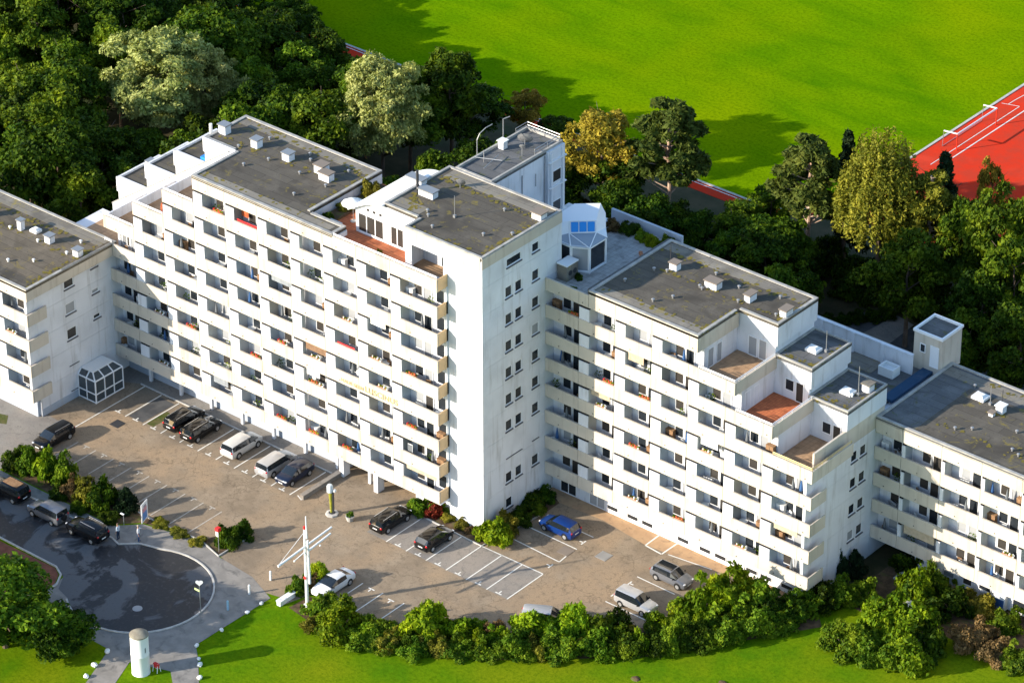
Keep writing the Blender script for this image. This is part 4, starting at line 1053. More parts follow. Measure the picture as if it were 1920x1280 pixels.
for a,w,z,h,mt in ((38.7,1.0,.7,1.1,'glass2'),(40.4,1.3,.9,.7,'glass'),(44.0,1.6,.2,1.9,'glass'),(46.4,1.6,.2,1.9,'glass2'),(35.0,1.2,.7,.6,'curtain'),(36.6,1.2,.7,.6,'curtain')):
    q = inst('window', frame_mesh('window',w,h,'y',.07,.06), RIGHT, (a,RYB-.21,z)); sub('pane', pane_mesh('pane',w,h,'y',mt), q)
mb = MB(); mb.box(31.8,RYB+.2,0.01,33.2,RYB+1.6,.3); mb.box(33.0,17.8,0.01,35.2,20.5,.16); part('entrance_step', mb, M['kerb'], RIGHT)
for a,b,n,sd in (((33.5,30.2),(50,30.2),50,21),((36.6,26.4),(37.6,26.6),14,22),((34,22),(50,21.6),24,23)): moss(RIGHT,a,b,14.92,n,sd,.4)
# hut on the roof
HUT = thing('roof_hut', (27.7,31.0,14.2), 'small white roof hut with door and dark sunk roof', 'hut', world=True)
mb = MB(); mb.box(26.2,29.4,14.2,29.2,32.6,18.0); part('wall', mb, M['cream'], HUT)
mb = MB(); mb.box(26.1,29.3,18.0,29.3,29.5,18.25); mb.box(26.1,32.5,18.0,29.3,32.7,18.25); mb.box(26.1,29.5,18.0,26.3,32.5,18.25); mb.box(29.1,29.5,18.0,29.3,32.5,18.25); part('parapet', mb, M['trim'], HUT)
mb = MB(); mb.box(26.3,29.5,17.95,29.1,32.5,18.03); part('roof', mb, M['feltdark'], HUT)
d = inst('door', frame_mesh('door',.95,2.2,'y',.08,.06), HUT, (28.0,29.395,14.95)); sub('door_leaf', pane_mesh('door_leaf',.95,2.2,'y','trim'), d)
d = inst('window', frame_mesh('window',.6,.9,'y',.07,.06), HUT, (26.9,29.395,16.1)); sub('pane', pane_mesh('pane',.6,.9,'y','glass'), d)

# ---------------------------------------------------------------- things on the balconies
ORD = ['lowest','second lowest','third lowest','fourth lowest','fifth lowest','sixth lowest','seventh lowest','top']
NTH = ['first','second','third','fourth','fifth','sixth','seventh','eighth','ninth','tenth']
WHERE = {'main':'main block','left':'left block','wing':'stepped wing','right':'right wing'}
def m_chair(mat):
    mb = MB(); mb.box(-.23,-.23,.38,.23,.23,.43); mb.box(-.23,.19,.43,.23,.25,.88)
    for sx in (-1,1):
        mb.box(sx*.22-.03,-.23,.58,sx*.22+.03,.22,.62)
        for sy in (-1,1): mb.box(sx*.2-.025,sy*.2-.025,0,sx*.2+.025,sy*.2+.025,.38)
    return mb.mesh('chair', M[mat])
def m_table(mat):
    mb = MB(); mb.lathe([(.42,.68),(.42,.72)],14); mb.tube((0,0,0),(0,0,.68),.04,n=6); mb.lathe([(.25,0),(.25,.04),(.05,.06)],10)
    return mb.mesh('table', M[mat])
def m_parasol(mat):
    mb = MB(); mb.lathe([(.22,0),(.22,.08),(.04,.1)],10,1); mb.tube((0,0,.08),(0,0,1.95),.025,n=6,m=1); mb.lathe([(.05,.75),(.17,.85),(.13,1.3),(.05,1.85),(.01,1.95)],9,0)
    return mb.mesh('parasol', [M[mat], M['metalgrey']])
def m_planter(leaf, flower, n=26, w=1.2):
    mb = MB(); rr = random.Random(n); mb.box(-w/2,-.1,0,w/2,.1,.18,0)
    for i in range(n):
        x = rr.uniform(-w/2,w/2); mb.blob((x,rr.uniform(-.1,.1),.2+rr.uniform(0,.14)),.09,.08,.09,1 if rr.random()<.55 else 2,6,4,rr,.25)
    return mb.mesh('flower_box', [M['terracotta'], leaf, M[flower]])
def m_pot(leaf, h=.9):
    mb = MB(); rr = random.Random(int(h*10)); mb.lathe([(.13,0),(.19,.32),(.17,.32)],10,0)
    for i in range(40):
        a = rr.uniform(0,6.28); q = rr.uniform(.0,.3); z = rr.uniform(.35,h)
        p = Vector((q*math.cos(a),q*math.sin(a),z)); d = Vector((math.cos(a),math.sin(a),rr.uniform(.2,1))).normalized()*.2; w = Vector((-math.sin(a),math.cos(a),0))*.06
        mb.face([p-w,p+d*.5-w*1.2,p+d,p+d*.5+w*1.2],1)
    return mb.mesh('potted_plant', [M['terracotta'], leaf])
def m_rack():
    mb = MB()
    for z in (.75,.95):
        for y in (-.25,0,.25): mb.tube((-.5,y,z),(.5,y,z),.012,n=4,m=0)
    for x in (-.45,.45): mb.tube((x,-.3,0),(x,.25,.95),.018,n=5,m=0); mb.tube((x,.3,0),(x,-.25,.95),.018,n=5,m=0)
    for i in range(4): mb.box(-.42+.24*i,-.02,.45,-.25+.24*i,.02,.95,1)
    return mb.mesh('drying_rack', [M['metalgrey'], M['plastic']])
def m_cupboard(mat):
    mb = MB(); mb.box(-.4,-.22,0,.4,.22,1.25); mb.box(-.42,-.24,1.25,.42,.24,1.3); mb.box(-.01,-.235,.08,.01,-.22,1.2,1); mb.box(-.06,-.25,.6,-.03,-.22,.75,1); mb.box(.03,-.25,.6,.06,-.22,.75,1)
    return mb.mesh('cupboard', [M[mat], M['darkmetal']])
ITEMS = [('chair', m_chair('plastic'), 'white plastic garden chair', 'chair', .8), ('chair', m_chair('wood'), 'brown wooden chair', 'chair', .8), ('table', m_table('plastic'), 'round white table', 'table', .9),
  ('parasol', m_parasol('greycloth'), 'folded grey parasol', 'parasol', 1.2), ('parasol', m_parasol('bluecloth'), 'folded blue parasol', 'parasol', 1.2), ('flower_box', m_planter(M['l_bright'],'red'), 'red flower box', 'flower box', .34),
  ('flower_box', m_planter(M['l_olive'],'plastic',22), 'yellow white flower box', 'flower box', .34), ('flower_box', m_planter(M['l_mid'],'orange',30), 'orange flower box', 'flower box', .34),
  ('potted_plant', m_pot(M['l_mid'],1.1), 'leafy potted plant', 'plant', .8), ('potted_plant', m_pot(M['l_green'],1.5), 'tall potted shrub', 'plant', .8), ('drying_rack', m_rack(), 'white laundry drying rack', 'drying rack', .9),
  ('cupboard', m_cupboard('plastic'), 'white storage cupboard', 'cupboard', 1.6), ('cupboard', m_cupboard('wood'), 'brown storage cupboard', 'cupboard', 1.6)]
WTS = [3,3,3,3,1,1.3,1.2,.7,3,2,2,1.6,1.6]
rb = random.Random(77); seen_l = set()
for (word,k,i,x,y,z,w) in BAYS:
    if word == 'right' and i > 5: continue
    if word == 'left' and i < 4: continue
    n = rb.choice([0,1,1,2,2,3,3])
    for q in range(n):
        it = rb.choices(ITEMS, WTS)[0]
        lab = '%s, %s row of %s, %s bay from left' % (it[2], ORD[min(k,7)], WHERE[word], NTH[min(i,9)])
        if word == 'left': lab = '%s, %s row of left block, %s bay from the porch' % (it[2], ORD[k], NTH[6-i])
        if lab in seen_l: continue
        seen_l.add(lab)
        if it[0] == 'flower_box': px, py, pz, rz = x+rb.uniform(.75,max(.8,w-.75)), y+.26, z+HP-.18-.14, 0
        elif it[0] == 'cupboard': px, py, pz, rz = x+rb.choice([.45,w-.55]), y+DEP-.28, z, 0
        else: px, py, pz, rz = x+rb.uniform(.4,max(.5,w-.5)), y+rb.uniform(.5,.95), z, rb.uniform(-.6,.6)
        o = bpy.data.objects.new(it[0], it[1]); COL.link(o); o.location = (px,py,pz+.003); o.rotation_euler = (0,0,rz)
        tag(o, lab, it[3], 'things kept on the balconies')
for j,(word,k,i,x,y,z,w) in enumerate(BAYS):
    if w < 2 or w > 4.5 or rb.random() > .10 or (word == 'right' and i > 5) or (word == 'left' and i < 4): continue
    cn, cm = rb.choice([('beige',(.55,.45,.32)),('white',(.7,.7,.68)),('grey',(.3,.32,.34)),('brown',(.25,.15,.09))])
    key = 'blind_'+cn
    if key not in M: M[key] = two(key.replace(' ','_'), cm, tuple(q*.8 for q in cm), 4.0)
    mb = MB(); n = 6; L_ = rb.uniform(.5,1.0); ww = rb.uniform(.6,1.0)*(w-.3)
    for q in range(n): mb.box(ww*q/n, .01*(q%2), -L_, ww*(q+1)/n, .03+.01*(q%2), 0)
    mb.tube((0,.02,.02),(ww,.02,.02),.05,n=6)
    o = mb.build('roller_blind', M[key]); o.location = (x+.15, y+.35, z+S-.32)
    tag(o, '%s roller blind, %s row of %s, %s bay from %s' % (cn, ORD[min(k,7)], WHERE[word], NTH[min(i,9)] if word != 'left' else NTH[6-i], 'left' if word != 'left' else 'the porch'), 'blind', 'blinds on the balconies')
# larger cloths that stand out
def cloth(name, x0,x1,y,z0,z1,mat,label,cat):
    mb = MB(); n = 8
    pts = [(x0+(x1-x0)*i/n, y+.02*math.sin(i*1.9)) for i in range(n+1)]
    for (a,b),(c,d) in zip(pts,pts[1:]): mb.face([(a,b,z0),(c,d,z0),(c,d,z1),(a,b,z1)]); mb.face([(a,b+.012,z0),(a,b+.012,z1),(c,d+.012,z1),(c,d+.012,z0)])
    o = mb.build(name, M[mat]); tag(o,label,cat); return o
cloth('awning_cloth', -28.5,-26.0,YF+.3, zf(7)+HP-.35, zf(7)+HP+.15,'red','red cloth over the top balcony of main block below the roof','cloth')
cloth('awning_cloth', -28.45,-27.6,YF+.9, zf(7)+HP+.2, zf(7)+HP+1.1,'orange','orange screen standing in the top balcony with the red cloth','screen')
cloth('awning_cloth', -16.3,-14.2,YF+.22, zf(4)+HP-.2, zf(4)+HP+.12,'red','red cloth along the balcony above the gold lettering','cloth')
o = MB().box(-.3,-.02,0,.3,.02,1.0).box(-.26,-.03,.06,.26,-.02,.94,1).build('screen', [M['plastic'],M['greycloth']]); o.location=(-7.9,YF+.5,zf(1)+.19+.75); tag(o,'white framed grey screen on a lower balcony near the tower','screen')
o = MB().lathe([(.22,0),(.2,.1),(.1,.6),(.14,.75),(.09,1.0),(.02,1.1)],10).build('figure_cover', M['orange']); o.location=(-37.7,3.6,zf(6)+HP+3.0-.2-.0); o.location=(-38.5,-0.9,zf(6)+.25); o.scale=(1,1,1.8); tag(o,'orange wrapped figure on the terrace at the stepped end','cover')
pt = MB()
for sx,sy in ((0,0),(.35,.2),(-.3,.25)):
    pt.lathe([(.14,0),(.2,.3)],8,0,(sx,sy,0))
o = pt.build('planter_cluster', M['terracotta']); o.location=(3.6,18.2,22.33); tag(o,'cluster of red pots by the roof terrace side wall','pots')
for x,y,lab in ((-18.2,0.9,'white garden bench at left on the red penthouse terrace'),):
    mb = MB(); mb.box(-.7,-.25,.4,.7,.25,.46); mb.box(-.7,.2,.46,.7,.26,.9)
    for sx in (-1,1): mb.box(sx*.6-.04,-.22,0,sx*.6+.04,.22,.4)
    o = mb.build('bench', M['plastic']); o.location=(x,y,24.801); tag(o,lab,'bench')
# white parasol on the penthouse terrace
U = thing('parasol', (-18.0,3.2,24.8), 'open white parasol beside the penthouse barrel roof', 'parasol')
MB().tube((0,0,0),(0,0,2.2),.03,n=6).build('pole', M['metalgrey'], U); MB().lathe([(1.1,1.9),(.6,2.15),(.05,2.35)],10).build('canopy', M['plastic'], U); MB().lathe([(.3,0),(.3,.08),(.05,.1)],10).build('base', M['kerb'], U)

# ---------------------------------------------------------------- vehicles
def paint(name, col, metal=0.0, rough=0.3):
    m = flat(name, col, rough, metal, 0.25); b = m.node_tree.nodes['Principled BSDF']
    b.inputs['Coat Weight'].default_value = 0.5; b.inputs['Coat Roughness'].default_value = 0.05; return m
PAINT = {'black':paint('paint_black',(0.003,0.003,0.004),0.0,0.25), 'navy':paint('paint_navy',(0.008,0.014,0.035)), 'silver':paint('paint_silver',(0.55,0.55,0.56),.55,.35), 'white':paint('paint_white',(0.76,0.75,0.74)),
  'blue':paint('paint_blue',(0.005,0.03,0.15)), 'grey':paint('paint_grey',(0.20,0.21,0.235),.5,.3), 'pale':paint('paint_pale',(0.62,0.61,0.59),.3,.35)}
M['carglass'] = flat('car_glass',(0.012,0.016,0.02),.04,0,.8); M['tyre'] = flat('tyre',(0.015,0.015,0.015),.8); M['rim'] = flat('rim',(0.6,0.6,0.6),.3,.7)
M['lamp'] = flat('head_lamp',(0.75,0.76,0.78),.1,.3,.8); M['tail'] = flat('tail_lamp',(0.5,0.012,0.015),.15,0,.6); M['plate'] = flat('plate',(0.75,0.75,0.72),.5)
SHAPES = {
 'wagon': dict(L=4.55,W=.89,st=[(-1,.74,.34,.80,None),(-.965,.84,.26,.93,None),(-.89,.88,.22,.95,1.40),(-.80,.89,.20,.95,1.45),(.08,.89,.20,.93,1.49),(.22,.89,.20,.93,1.45),(.53,.88,.20,.96,None),(.86,.85,.22,.82,None),(.97,.76,.26,.70,None),(1,.62,.34,.58,None)]),
 'hatch': dict(L=4.1,W=.87,st=[(-1,.72,.34,.80,None),(-.965,.82,.26,.95,None),(-.82,.86,.22,.98,1.40),(-.70,.87,.20,.97,1.46),(.02,.87,.20,.93,1.49),(.18,.87,.20,.93,1.45),(.55,.86,.20,.97,None),(.87,.83,.22,.82,None),(.97,.74,.26,.70,None),(1,.6,.34,.58,None)]),
 'van': dict(L=4.5,W=.9,st=[(-1,.78,.34,.85,None),(-.975,.86,.26,.98,None),(-.91,.88,.22,1.0,1.50),(-.80,.89,.20,1.0,1.57),(.10,.89,.20,.97,1.61),(.27,.89,.20,.97,1.56),(.68,.88,.20,1.04,None),(.90,.84,.22,.88,None),(.975,.76,.26,.74,None),(1,.62,.34,.6,None)]),
 'suv': dict(L=4.4,W=.9,st=[(-1,.80,.40,.92,None),(-.975,.86,.34,1.05,None),(-.92,.89,.30,1.07,1.66),(-.82,.90,.28,1.06,1.72),(.05,.90,.28,1.03,1.75),(.18,.90,.28,1.03,1.70),(.48,.88,.28,1.07,None),(.87,.86,.30,.97,None),(.97,.80,.34,.84,None),(1,.70,.42,.72,None)]),
 'sedan': dict(L=4.6,W=.88,st=[(-1,.70,.34,.80,None),(-.965,.80,.26,.93,None),(-.76,.87,.21,.97,None),(-.44,.88,.20,.95,1.36),(-.15,.88,.20,.92,1.43),(.10,.88,.20,.92,1.40),(.50,.87,.20,.95,None),(.86,.83,.22,.80,None),(.97,.74,.26,.68,None),(1,.58,.34,.56,None)]),
}
def car_meshes(kind):
    sh = SHAPES[kind]; L = sh['L']/2; secs = []; cab = []
    for f,hw,zl,zb,zr in sh['st']:
        x = f*L
        if zr is None:
            pts = [(hw*.90,zl),(hw,zl+.16),(hw,(zl+zb)/2+.04),(hw*.97,zb-.03),(hw*.88,zb+.02),(hw*.55,zb+.05),(0,zb+.065)]
        else:
            pts = [(hw*.90,zl),(hw,zl+.16),(hw,(zl+zb)/2+.04),(hw*.97,zb),(hw*.80,zr-.06),(hw*.68,zr),(0,zr+.03)]
        secs.append([(x,y,z) for y,z in pts]+[(x,-y,z) for y,z in pts[-2::-1]]); cab.append(zr is not None)
    n = len(secs[0]); body = MB(); G = {'windscreen':MB(),'rear_window':MB(),'left':MB(),'right':MB()}
    for i in range(len(secs)-1):
        for j in range(n-1):
            q = [secs[i][j],secs[i+1][j],secs[i+1][j+1],secs[i][j+1]]
            tgt = body
            if j in (3,n-5):
                if cab[i] and cab[i+1] or (cab[i] != cab[i+1] and cab[i]): tgt = G['left'] if j == 3 else G['right']
            if 4 <= j <= n-6:
                if cab[i] and not cab[i+1]: tgt = G['windscreen']
                elif cab[i+1] and not cab[i]: tgt = G['rear_window']
            tgt.face(q)
    body.face(secs[0][::-1]); body.face(secs[-1]); 
    for i in range(len(secs)-1): body.face([secs[i][0],secs[i][n-1],secs[i+1][n-1],secs[i+1][0]])
    return body, G
CARM = {}
def car(kind, col, x, y, rz, label, rails=False, spare=False, roofmat=None, sc=0.96):
    T = thing('car', (x,y,0.022), label, 'car', 'cars parked round the building', rz)
    T.scale = (sc,sc,sc)
    if kind not in CARM:
        b,G = car_meshes(kind); CARM[kind] = (b,{k:g.mesh('window',M['carglass'],True) for k,g in G.items()})
    b,G = CARM[kind]; sh = SHAPES[kind]; L = sh['L']/2; W = sh['W']
    # merge doubled corners for smooth shading
    key = (kind,col)
    if key not in CARM:
        me = b.mesh('car_body', PAINT[col]); import bmesh
        bm = bmesh.new(); bm.from_mesh(me); bmesh.ops.remove_doubles(bm, verts=bm.verts, dist=.001); bmesh.ops.recalc_face_normals(bm, faces=bm.faces); bm.to_mesh(me); bm.free()
        me.polygons.foreach_set('use_smooth',[True]*len(me.polygons)); me.set_sharp_from_angle(angle=rad(34)); CARM[key] = me
    put('body', CARM[key], T)
    for k,nm in (('windscreen','windscreen'),('rear_window','rear_window'),('left','side_window'),('right','side_window')): put(nm, G[k], T)
    if 'wheel' not in CARM:
        CARM['arch'] = MB().tube((0,-.015,0),(0,.012,0),.375,.375,18).mesh('wheel_arch',M['tyre'])
        CARM['wheel'] = MB().tube((0,-.18,0),(0,.03,0),.315,.315,18).mesh('wheel',M['tyre'])
        r = MB().tube((0,0,0),(0,.042,0),.215,.2,14)
        CARM['rim'] = r.mesh('rim',M['rim'])
        CARM['lampf'] = MB().blob((0,0,0),.14,.17,.075,0,8,5).mesh('headlight',M['lamp'],True); CARM['lampr'] = MB().blob((0,0,0),.07,.13,.12,0,8,5).mesh('tail_light',M['tail'],True)
        CARM['mirror'] = MB().blob((0,0,0),.08,.11,.08,0,8,5).mesh('mirror',M['tyre'],True); CARM['plate'] = MB().box(-.012,-.26,-.055,.012,.26,.055).mesh('number_plate',M['plate'])
    zl = .02 if kind == 'suv' else 0
    for sx,fx in ((1,.62),(-1,-.60)):
        for sy in (1,-1):
            put('wheel_arch', CARM['arch'], T, (fx*L,sy*(W-.012),.35), 0 if sy>0 else math.pi)
            w = put('wheel', CARM['wheel'], T, (fx*L,sy*(W-.012),.315), 0 if sy>0 else math.pi); sub('rim', CARM['rim'], w)
    zh = .72 if kind != 'suv' else .86
    for sy in (1,-1):
        put('headlight', CARM['lampf'], T, (L*.945,sy*W*.70,zh)); put('tail_light', CARM['lampr'], T, (-L*.975,sy*W*.80,zh+.18)); put('mirror', CARM['mirror'], T, (L*.40,sy*(W+.06),1.0 if kind!='suv' else 1.1))
    put('number_plate', CARM['plate'], T, (-L-.005,0,.66)); put('number_plate', CARM['plate'], T, (L+.005,0,.46))
    zr = max(s[4] or 0 for s in sh['st'])
    if rails:
        for sy in (1,-1):
            m = MB().tube((-L*.75,sy*W*.66,zr+.02),(L*.12,sy*W*.66,zr+.05),.022,n=5); m.build('roof_rail', M['rim'], T)
    if spare: MB().tube((-L-.2,0,.95),(-L-.02,0,.95),.33,.33,16).build('spare_wheel', M['tyre'], T)
    if roofmat:
        m = MB(); xs = [-.72*L,-.4*L,-.05*L,.12*L]
        m.box(xs[0],-W*.55,zr-.005,xs[-1],W*.55,zr+.045); m.build('roof_panel', M[roofmat], T)
    return T
N_, S_, W_, E_ = rad(90), rad(-90), rad(180), 0.0
car('wagon','black',-34.0,-3.9,N_,'black estate car with roof rails nearest the porch, left of its twin',rails=True)
car('wagon','black',-31.5,-4.2,N_,'black estate car with blue tinted rear window between twin and pale van',rails=True)
car('van','pale',-26.6,-3.8,N_,'pale silver van alone between black cars and the white van')
car('van','silver',-21.9,-4.1,N_,'silver van beside the dark blue black hatchback')
car('hatch','navy',-19.5,-4.2,S_,'dark hatchback with nose outward beside the silver van')
car('wagon','black',-41.3,-14.1,S_,'black estate car facing the street hedge by the left block',rails=True)
car('wagon','black',-7.5,-4.3,N_,'black estate car left of the two before the tower',rails=True)
car('hatch','black',-2.4,-4.1,N_,'black hatchback right of the estate car before the tower')
car('hatch','blue',5.2,4.65,W_,'bright blue hatchback parked by the tower side wall')
car('sedan','white',-4.7,-15.3,S_,'white saloon parked behind the mast')
car('hatch','grey',17.9,4.9,E_,'silver grey hatchback with dark glass roof facing the bushes',roofmat='carglass')
car('suv','silver',18.0,-0.4,E_,'silver compact SUV parked facing the bushes',sc=.9)
car('van','silver',13.3,-7.4,rad(30),'silver car roof just showing above the hedge')
car('hatch','white',37.6,13.4,rad(100),'white car half hidden among the bushes at right')
car('suv','black',-37.9,-23.2,W_,'black car with brown roof panel first at the kerb',roofmat='wood')
car('suv','grey',-32.5,-23.5,W_,'silver SUV with spare wheel on its tailgate in the street',spare=True,sc=.92)
car('suv','black',-27.6,-23.3,W_,'black SUV at the start of the turning circle',rails=True)

# ---------------------------------------------------------------- street furniture
C = thing('clock_post', (-12.75,-6.5,0.006), 'yellow green lamp post with two white heads on a white base', 'lamp post')
M['yellow'] = two('yellow_paint',(0.40,0.36,0.03),(0.22,0.23,0.03),2.0)
MB().lathe([(.62,0),(.62,.16),(.45,.2)],8).build('base', M['kerb'], C); MB().lathe([(.32,.2),(.3,.24)],12).build('base_ring', M['darkmetal'], C)
MB().tube((-.03,-.03,.2),(-.08,-.05,2.4),.11,.18,10).build('post', M['yellow'], C); MB().tube((.16,.04,.2),(.16,.04,2.45),.09,n=8).build('rear_post', M['darkmetal'], C)
MB().lathe([(.2,2.4),(.3,2.5),(.3,3.1),(.22,3.25),(.05,3.3)],12,0,(-.1,-.08,0)).build('lamp_head', flat('frosted_head',(.6,.66,.68),.3), C, True); MB().blob((.3,.12,2.65),.17,.17,.2,0,10,6).build('lamp_globe', M['plastic'], C, True)
C = thing('flower_tub', (-10.8,-6.2,0.006), 'round stone flower tub with green plant by the lamp post', 'planter')
MB().lathe([(.3,0),(.42,.5),(.36,.5),(.3,.42)],14).build('tub', M['kerb'], C)
pm = MB(); rr = random.Random(3)
for i in range(40): pm.blob((rr.uniform(-.24,.24),rr.uniform(-.24,.24),.5+rr.uniform(0,.35)),.1,.1,.08,0,6,4,rr,.3)
pm.build('plant', M['l_mid'], C)
C = thing('sign_post', (-16.55,-17.6,0.02), 'red and white sign on a thin grey post at the kerbed island', 'sign')
MB().tube((0,0,0),(0,0,2.3),.035,n=7).build('post', M['metalgrey'], C); MB().box(-.16,-.16,1.75,.16,-.13,2.3).build('panel', M['plastic'], C); MB().box(-.2,-.2,2.3,.2,.2,2.65).build('red_top', M['red'], C)
C = thing('notice_board', (-25.2,-18.3,0.02), 'white notice board with blue and red poster at the hedge end', 'sign', rz=rad(18))
MB().box(-.03,-.62,.15,.03,.62,2.1).build('board', M['trim'], C); pb = MB(); pb.box(.031,-.42,.3,.036,.42,1.1,0); pb.box(.031,-.42,1.1,.036,.42,1.55,1); pb.box(.031,-.2,1.55,.036,.3,1.8,2)
pb.build('poster', [flat('poster_blue',(.12,.25,.55),.6),flat('poster_pink',(.6,.28,.32),.6),flat('poster_grey',(.35,.3,.35),.6)], C)
for y in (-.55,.55): MB().tube((-.04,y,0),(-.04,y,2.1),.04,n=6).build('leg', M['metalgrey'], C)
C = thing('small_lamp', (-25.9,-20.3,0.02), 'thin path lamp with flat white head by the street hedge', 'lamp')
MB().tube((0,0,0),(0,0,1.5),.03,n=6).build('post', M['metalgrey'], C); MB().box(-.35,-.08,1.45,.06,.08,1.52).build('head', M['plastic'], C)
# mast
C = thing('mast', (-4.55,-18.9,0.0), 'tall white ship mast with two yards at the car park corner', 'mast')
MB().lathe([(.42,0),(.42,.18),(.24,.3)],12).build('foot', M['plastic'], C)
MB().tube((0,0,.1),(-.05,0,8.3),.17,.10,10).build('lower_mast', M['trim'], C); MB().tube((.28,.12,2.6),(.22,.08,7.2),.12,.09,8).build('rear_spar', M['trim'], C)
MB().tube((.17,.05,7.4),(.12,.04,9.7),.085,.05,8).build('topmast', M['trim'], C)
MB().tube((-.15,-3.4,6.1),(0.15,3.3,6.9),.11,.09,8).build('yard', M['trim'], C); MB().tube((.1,.2,5.95),(.1,3.2,6.25),.11,.09,8).build('yard', M['trim'], C)
MB().tube((-.15,-3.3,6.2),(0,-.2,8.0),.022,n=5).build('stay', M['trim'], C); MB().tube((-.15,-1.2,5.6),(.0,.1,6.0),.05,n=5).blob((-.15,-1.3,5.55),.1,.1,.1).blob((.1,1.8,5.7),.09,.09,.09).build('rigging', M['trim'], C)
MB().lathe([(.10,8.3),(.11,8.35),(.11,8.6),(.04,8.65)],8,0,(-.05,0,0)).build('red_cap', M['red'], C); MB().tube((-.05,-.18,3.2),(-.05,.18,3.2),.16,.16,10).build('red_box', M['red'], C)
o = MB().prism([(-.22,-1.0),(.22,-1.0),(.22,1.0),(-.22,1.0)],0,.42).prism([(-.28,-1.05),(.28,-1.05),(.28,1.05),(-.28,1.05)],.42,.52).build('stone_bench', M['trim']); o.location=(-6.65,-19.4,0.0); tag(o,'white stone bench at the left end of the mast bed','bench')
BM = MB().lathe([(.11,0),(.11,.85),(.09,.95),(.03,1.0)],12)
for x,y,mt,lab in ((-9.9,-17.9,'plastic','white bollard nearest the mast'),(-9.9,-20.7,'plastic','white bollard between the mast and the blue bollard'),(-9.7,-23.7,'bluebol','light blue bollard nearest the turning circle')):
    if mt == 'bluebol': M[mt] = flat('blue_bollard',(.3,.48,.62),.5)
    o = BM.build('bollard', M[mt]); o.location=(x,y,.02); tag(o,lab,'bollard','bollards beside the lawn')
rs = random.Random(4)
ST = [(-8.1,-21.2,'whitewashed stone closest to the mast bed'),(-8.1,-23.0,'second whitewashed stone from the mast bed'),(-8.0,-26.4,'large whitewashed stone level with the signpost'),(-8.1,-29.5,'whitewashed stone at the corner of the lawn'),(-6.6,-30.8,'small whitewashed stone right of the red stand'),(-5.9,-31.4,'tiny whitewashed stone beside the lawn path'),(-4.6,-32.8,'whitewashed stone at the bottom of the lawn path'),(-13.5,-35.1,'whitewashed stone under the big left tree'),(-12.9,-37.3,'whitewashed stone left of the white column'),(-12.3,-38.9,'lowest whitewashed stone on the left path')]
for x,y,lab in ST:
    s = rs.uniform(.18,.28); mb = MB().blob((0,0,s*.6),s*1.15,s*.9,s*.75,0,8,5,rs,.14); o = mb.build('boundary_stone', M['plastic']); o.location=(x+.1,y,0); o.rotation_euler=(0,0,rs.uniform(0,3)); tag(o,lab,'stone','whitewashed stones along the lawn edges')
C = thing('heart_signpost', (-10.7,-26.1,0.02), 'grey signpost with white heart shaped panel and green plate', 'sign')
MB().tube((0,0,0),(0,0,4.0),.045,.035,7).build('post', M['metalgrey'], C)
hp_ = []
for i in range(24):
    t = 2*math.pi*i/24; hp_.append((.034*16*math.sin(t)**3*.62, 3.75+.034*.62*(13*math.cos(t)-5*math.cos(2*t)-2*math.cos(3*t)-math.cos(4*t))))
hm = MB(); hm.ext([(a,b) for a,b in hp_],'y',-.06,-.02); ho = hm.build('heart_panel', M['trim'], C); ho.rotation_euler=(0,0,rad(38))
pl_ = MB().box(-.62,-.02,2.75,.02,.02,2.95).build('name_plate', flat('green_plate',(.55,.68,.3),.4), C)
C = thing('advertising_column', (-9.1,-35.3,0.0), 'white round advertising column with grey domed cap on the lawn', 'advertising column')
MB().lathe([(.82,0),(.80,.1),(.80,1.95),(.82,2.0),(.80,2.05),(.80,4.0)],28).build('drum', M['trim'], C, True); MB().lathe([(.84,3.95),(.84,4.05),(.6,4.2),(.25,4.3),(.02,4.33)],28).build('cap', two('column_cap',(.23,.20,.15),(.3,.27,.2),2), C, True)
pz = MB()
for i in range(3):
    a0 = rad(-12+9*i); a1 = rad(-4+9*i)
    pz.face([(.806*math.cos(a0),.806*math.sin(a0),2.4),(.806*math.cos(a1),.806*math.sin(a1),2.5),(.806*math.cos(a1),.806*math.sin(a1),3.0+.12*i),(.806*math.cos(a0),.806*math.sin(a0),2.9)]); break
pz.build('poster_strip', M['greycloth'], C)
C = thing('trestle_stand', (-8.15,-34.35,0.0), 'small red and white trestle stand beside the white column', 'stand')
MB().box(-.28,-.12,.45,.28,.12,.85).build('board', M['red'], C)
for sx in (-1,1):
    for sy in (-1,1): MB().tube((sx*.27,sy*.22,0),(sx*.24,sy*.06,.85),.04,n=5).build('leg', M['plastic'], C)
# covered garden chair and tarp near the right wing
C = thing('beach_chair', (42.9,20.3,0.0), 'blue and white hooded beach chair on the right wing patio', 'chair')
MB().ext([(-.45,0),(.45,0),(.5,.5),(.35,1.3),(0,1.55),(-.4,1.5),(-.5,.5)],'x',-.6,.6).build('hood', M['plastic'], C); MB().box(-.5,-.5,.45,.5,-.42,1.1).box(-.5,-.62,.38,.5,-.3,.5).build('cushion', M['bluecloth'], C)
o = MB().blob((0,0,.35),1.1,.7,.4,0,10,6,random.Random(2),.12).build('tarp', M['bluecloth']); o.location=(49.8,15.2,0); tag(o,'blue tarp heap at the right edge of the shrubs','tarp')
for x,y,lab in ((24.5,-8.8,'bare earth mound in the lawn below the dark bush'),(30.7,-4.5,'bare earth mound in the lawn left of the shrub clump')):
    o = MB().blob((0,0,0),.42,.36,.12,0,10,6,random.Random(int(x)),.15).build('mole_hill', M['soil']); o.location=(x,y,0); tag(o,lab,'mole hill','mole hills in the lawn')
# hedge in the rear yard

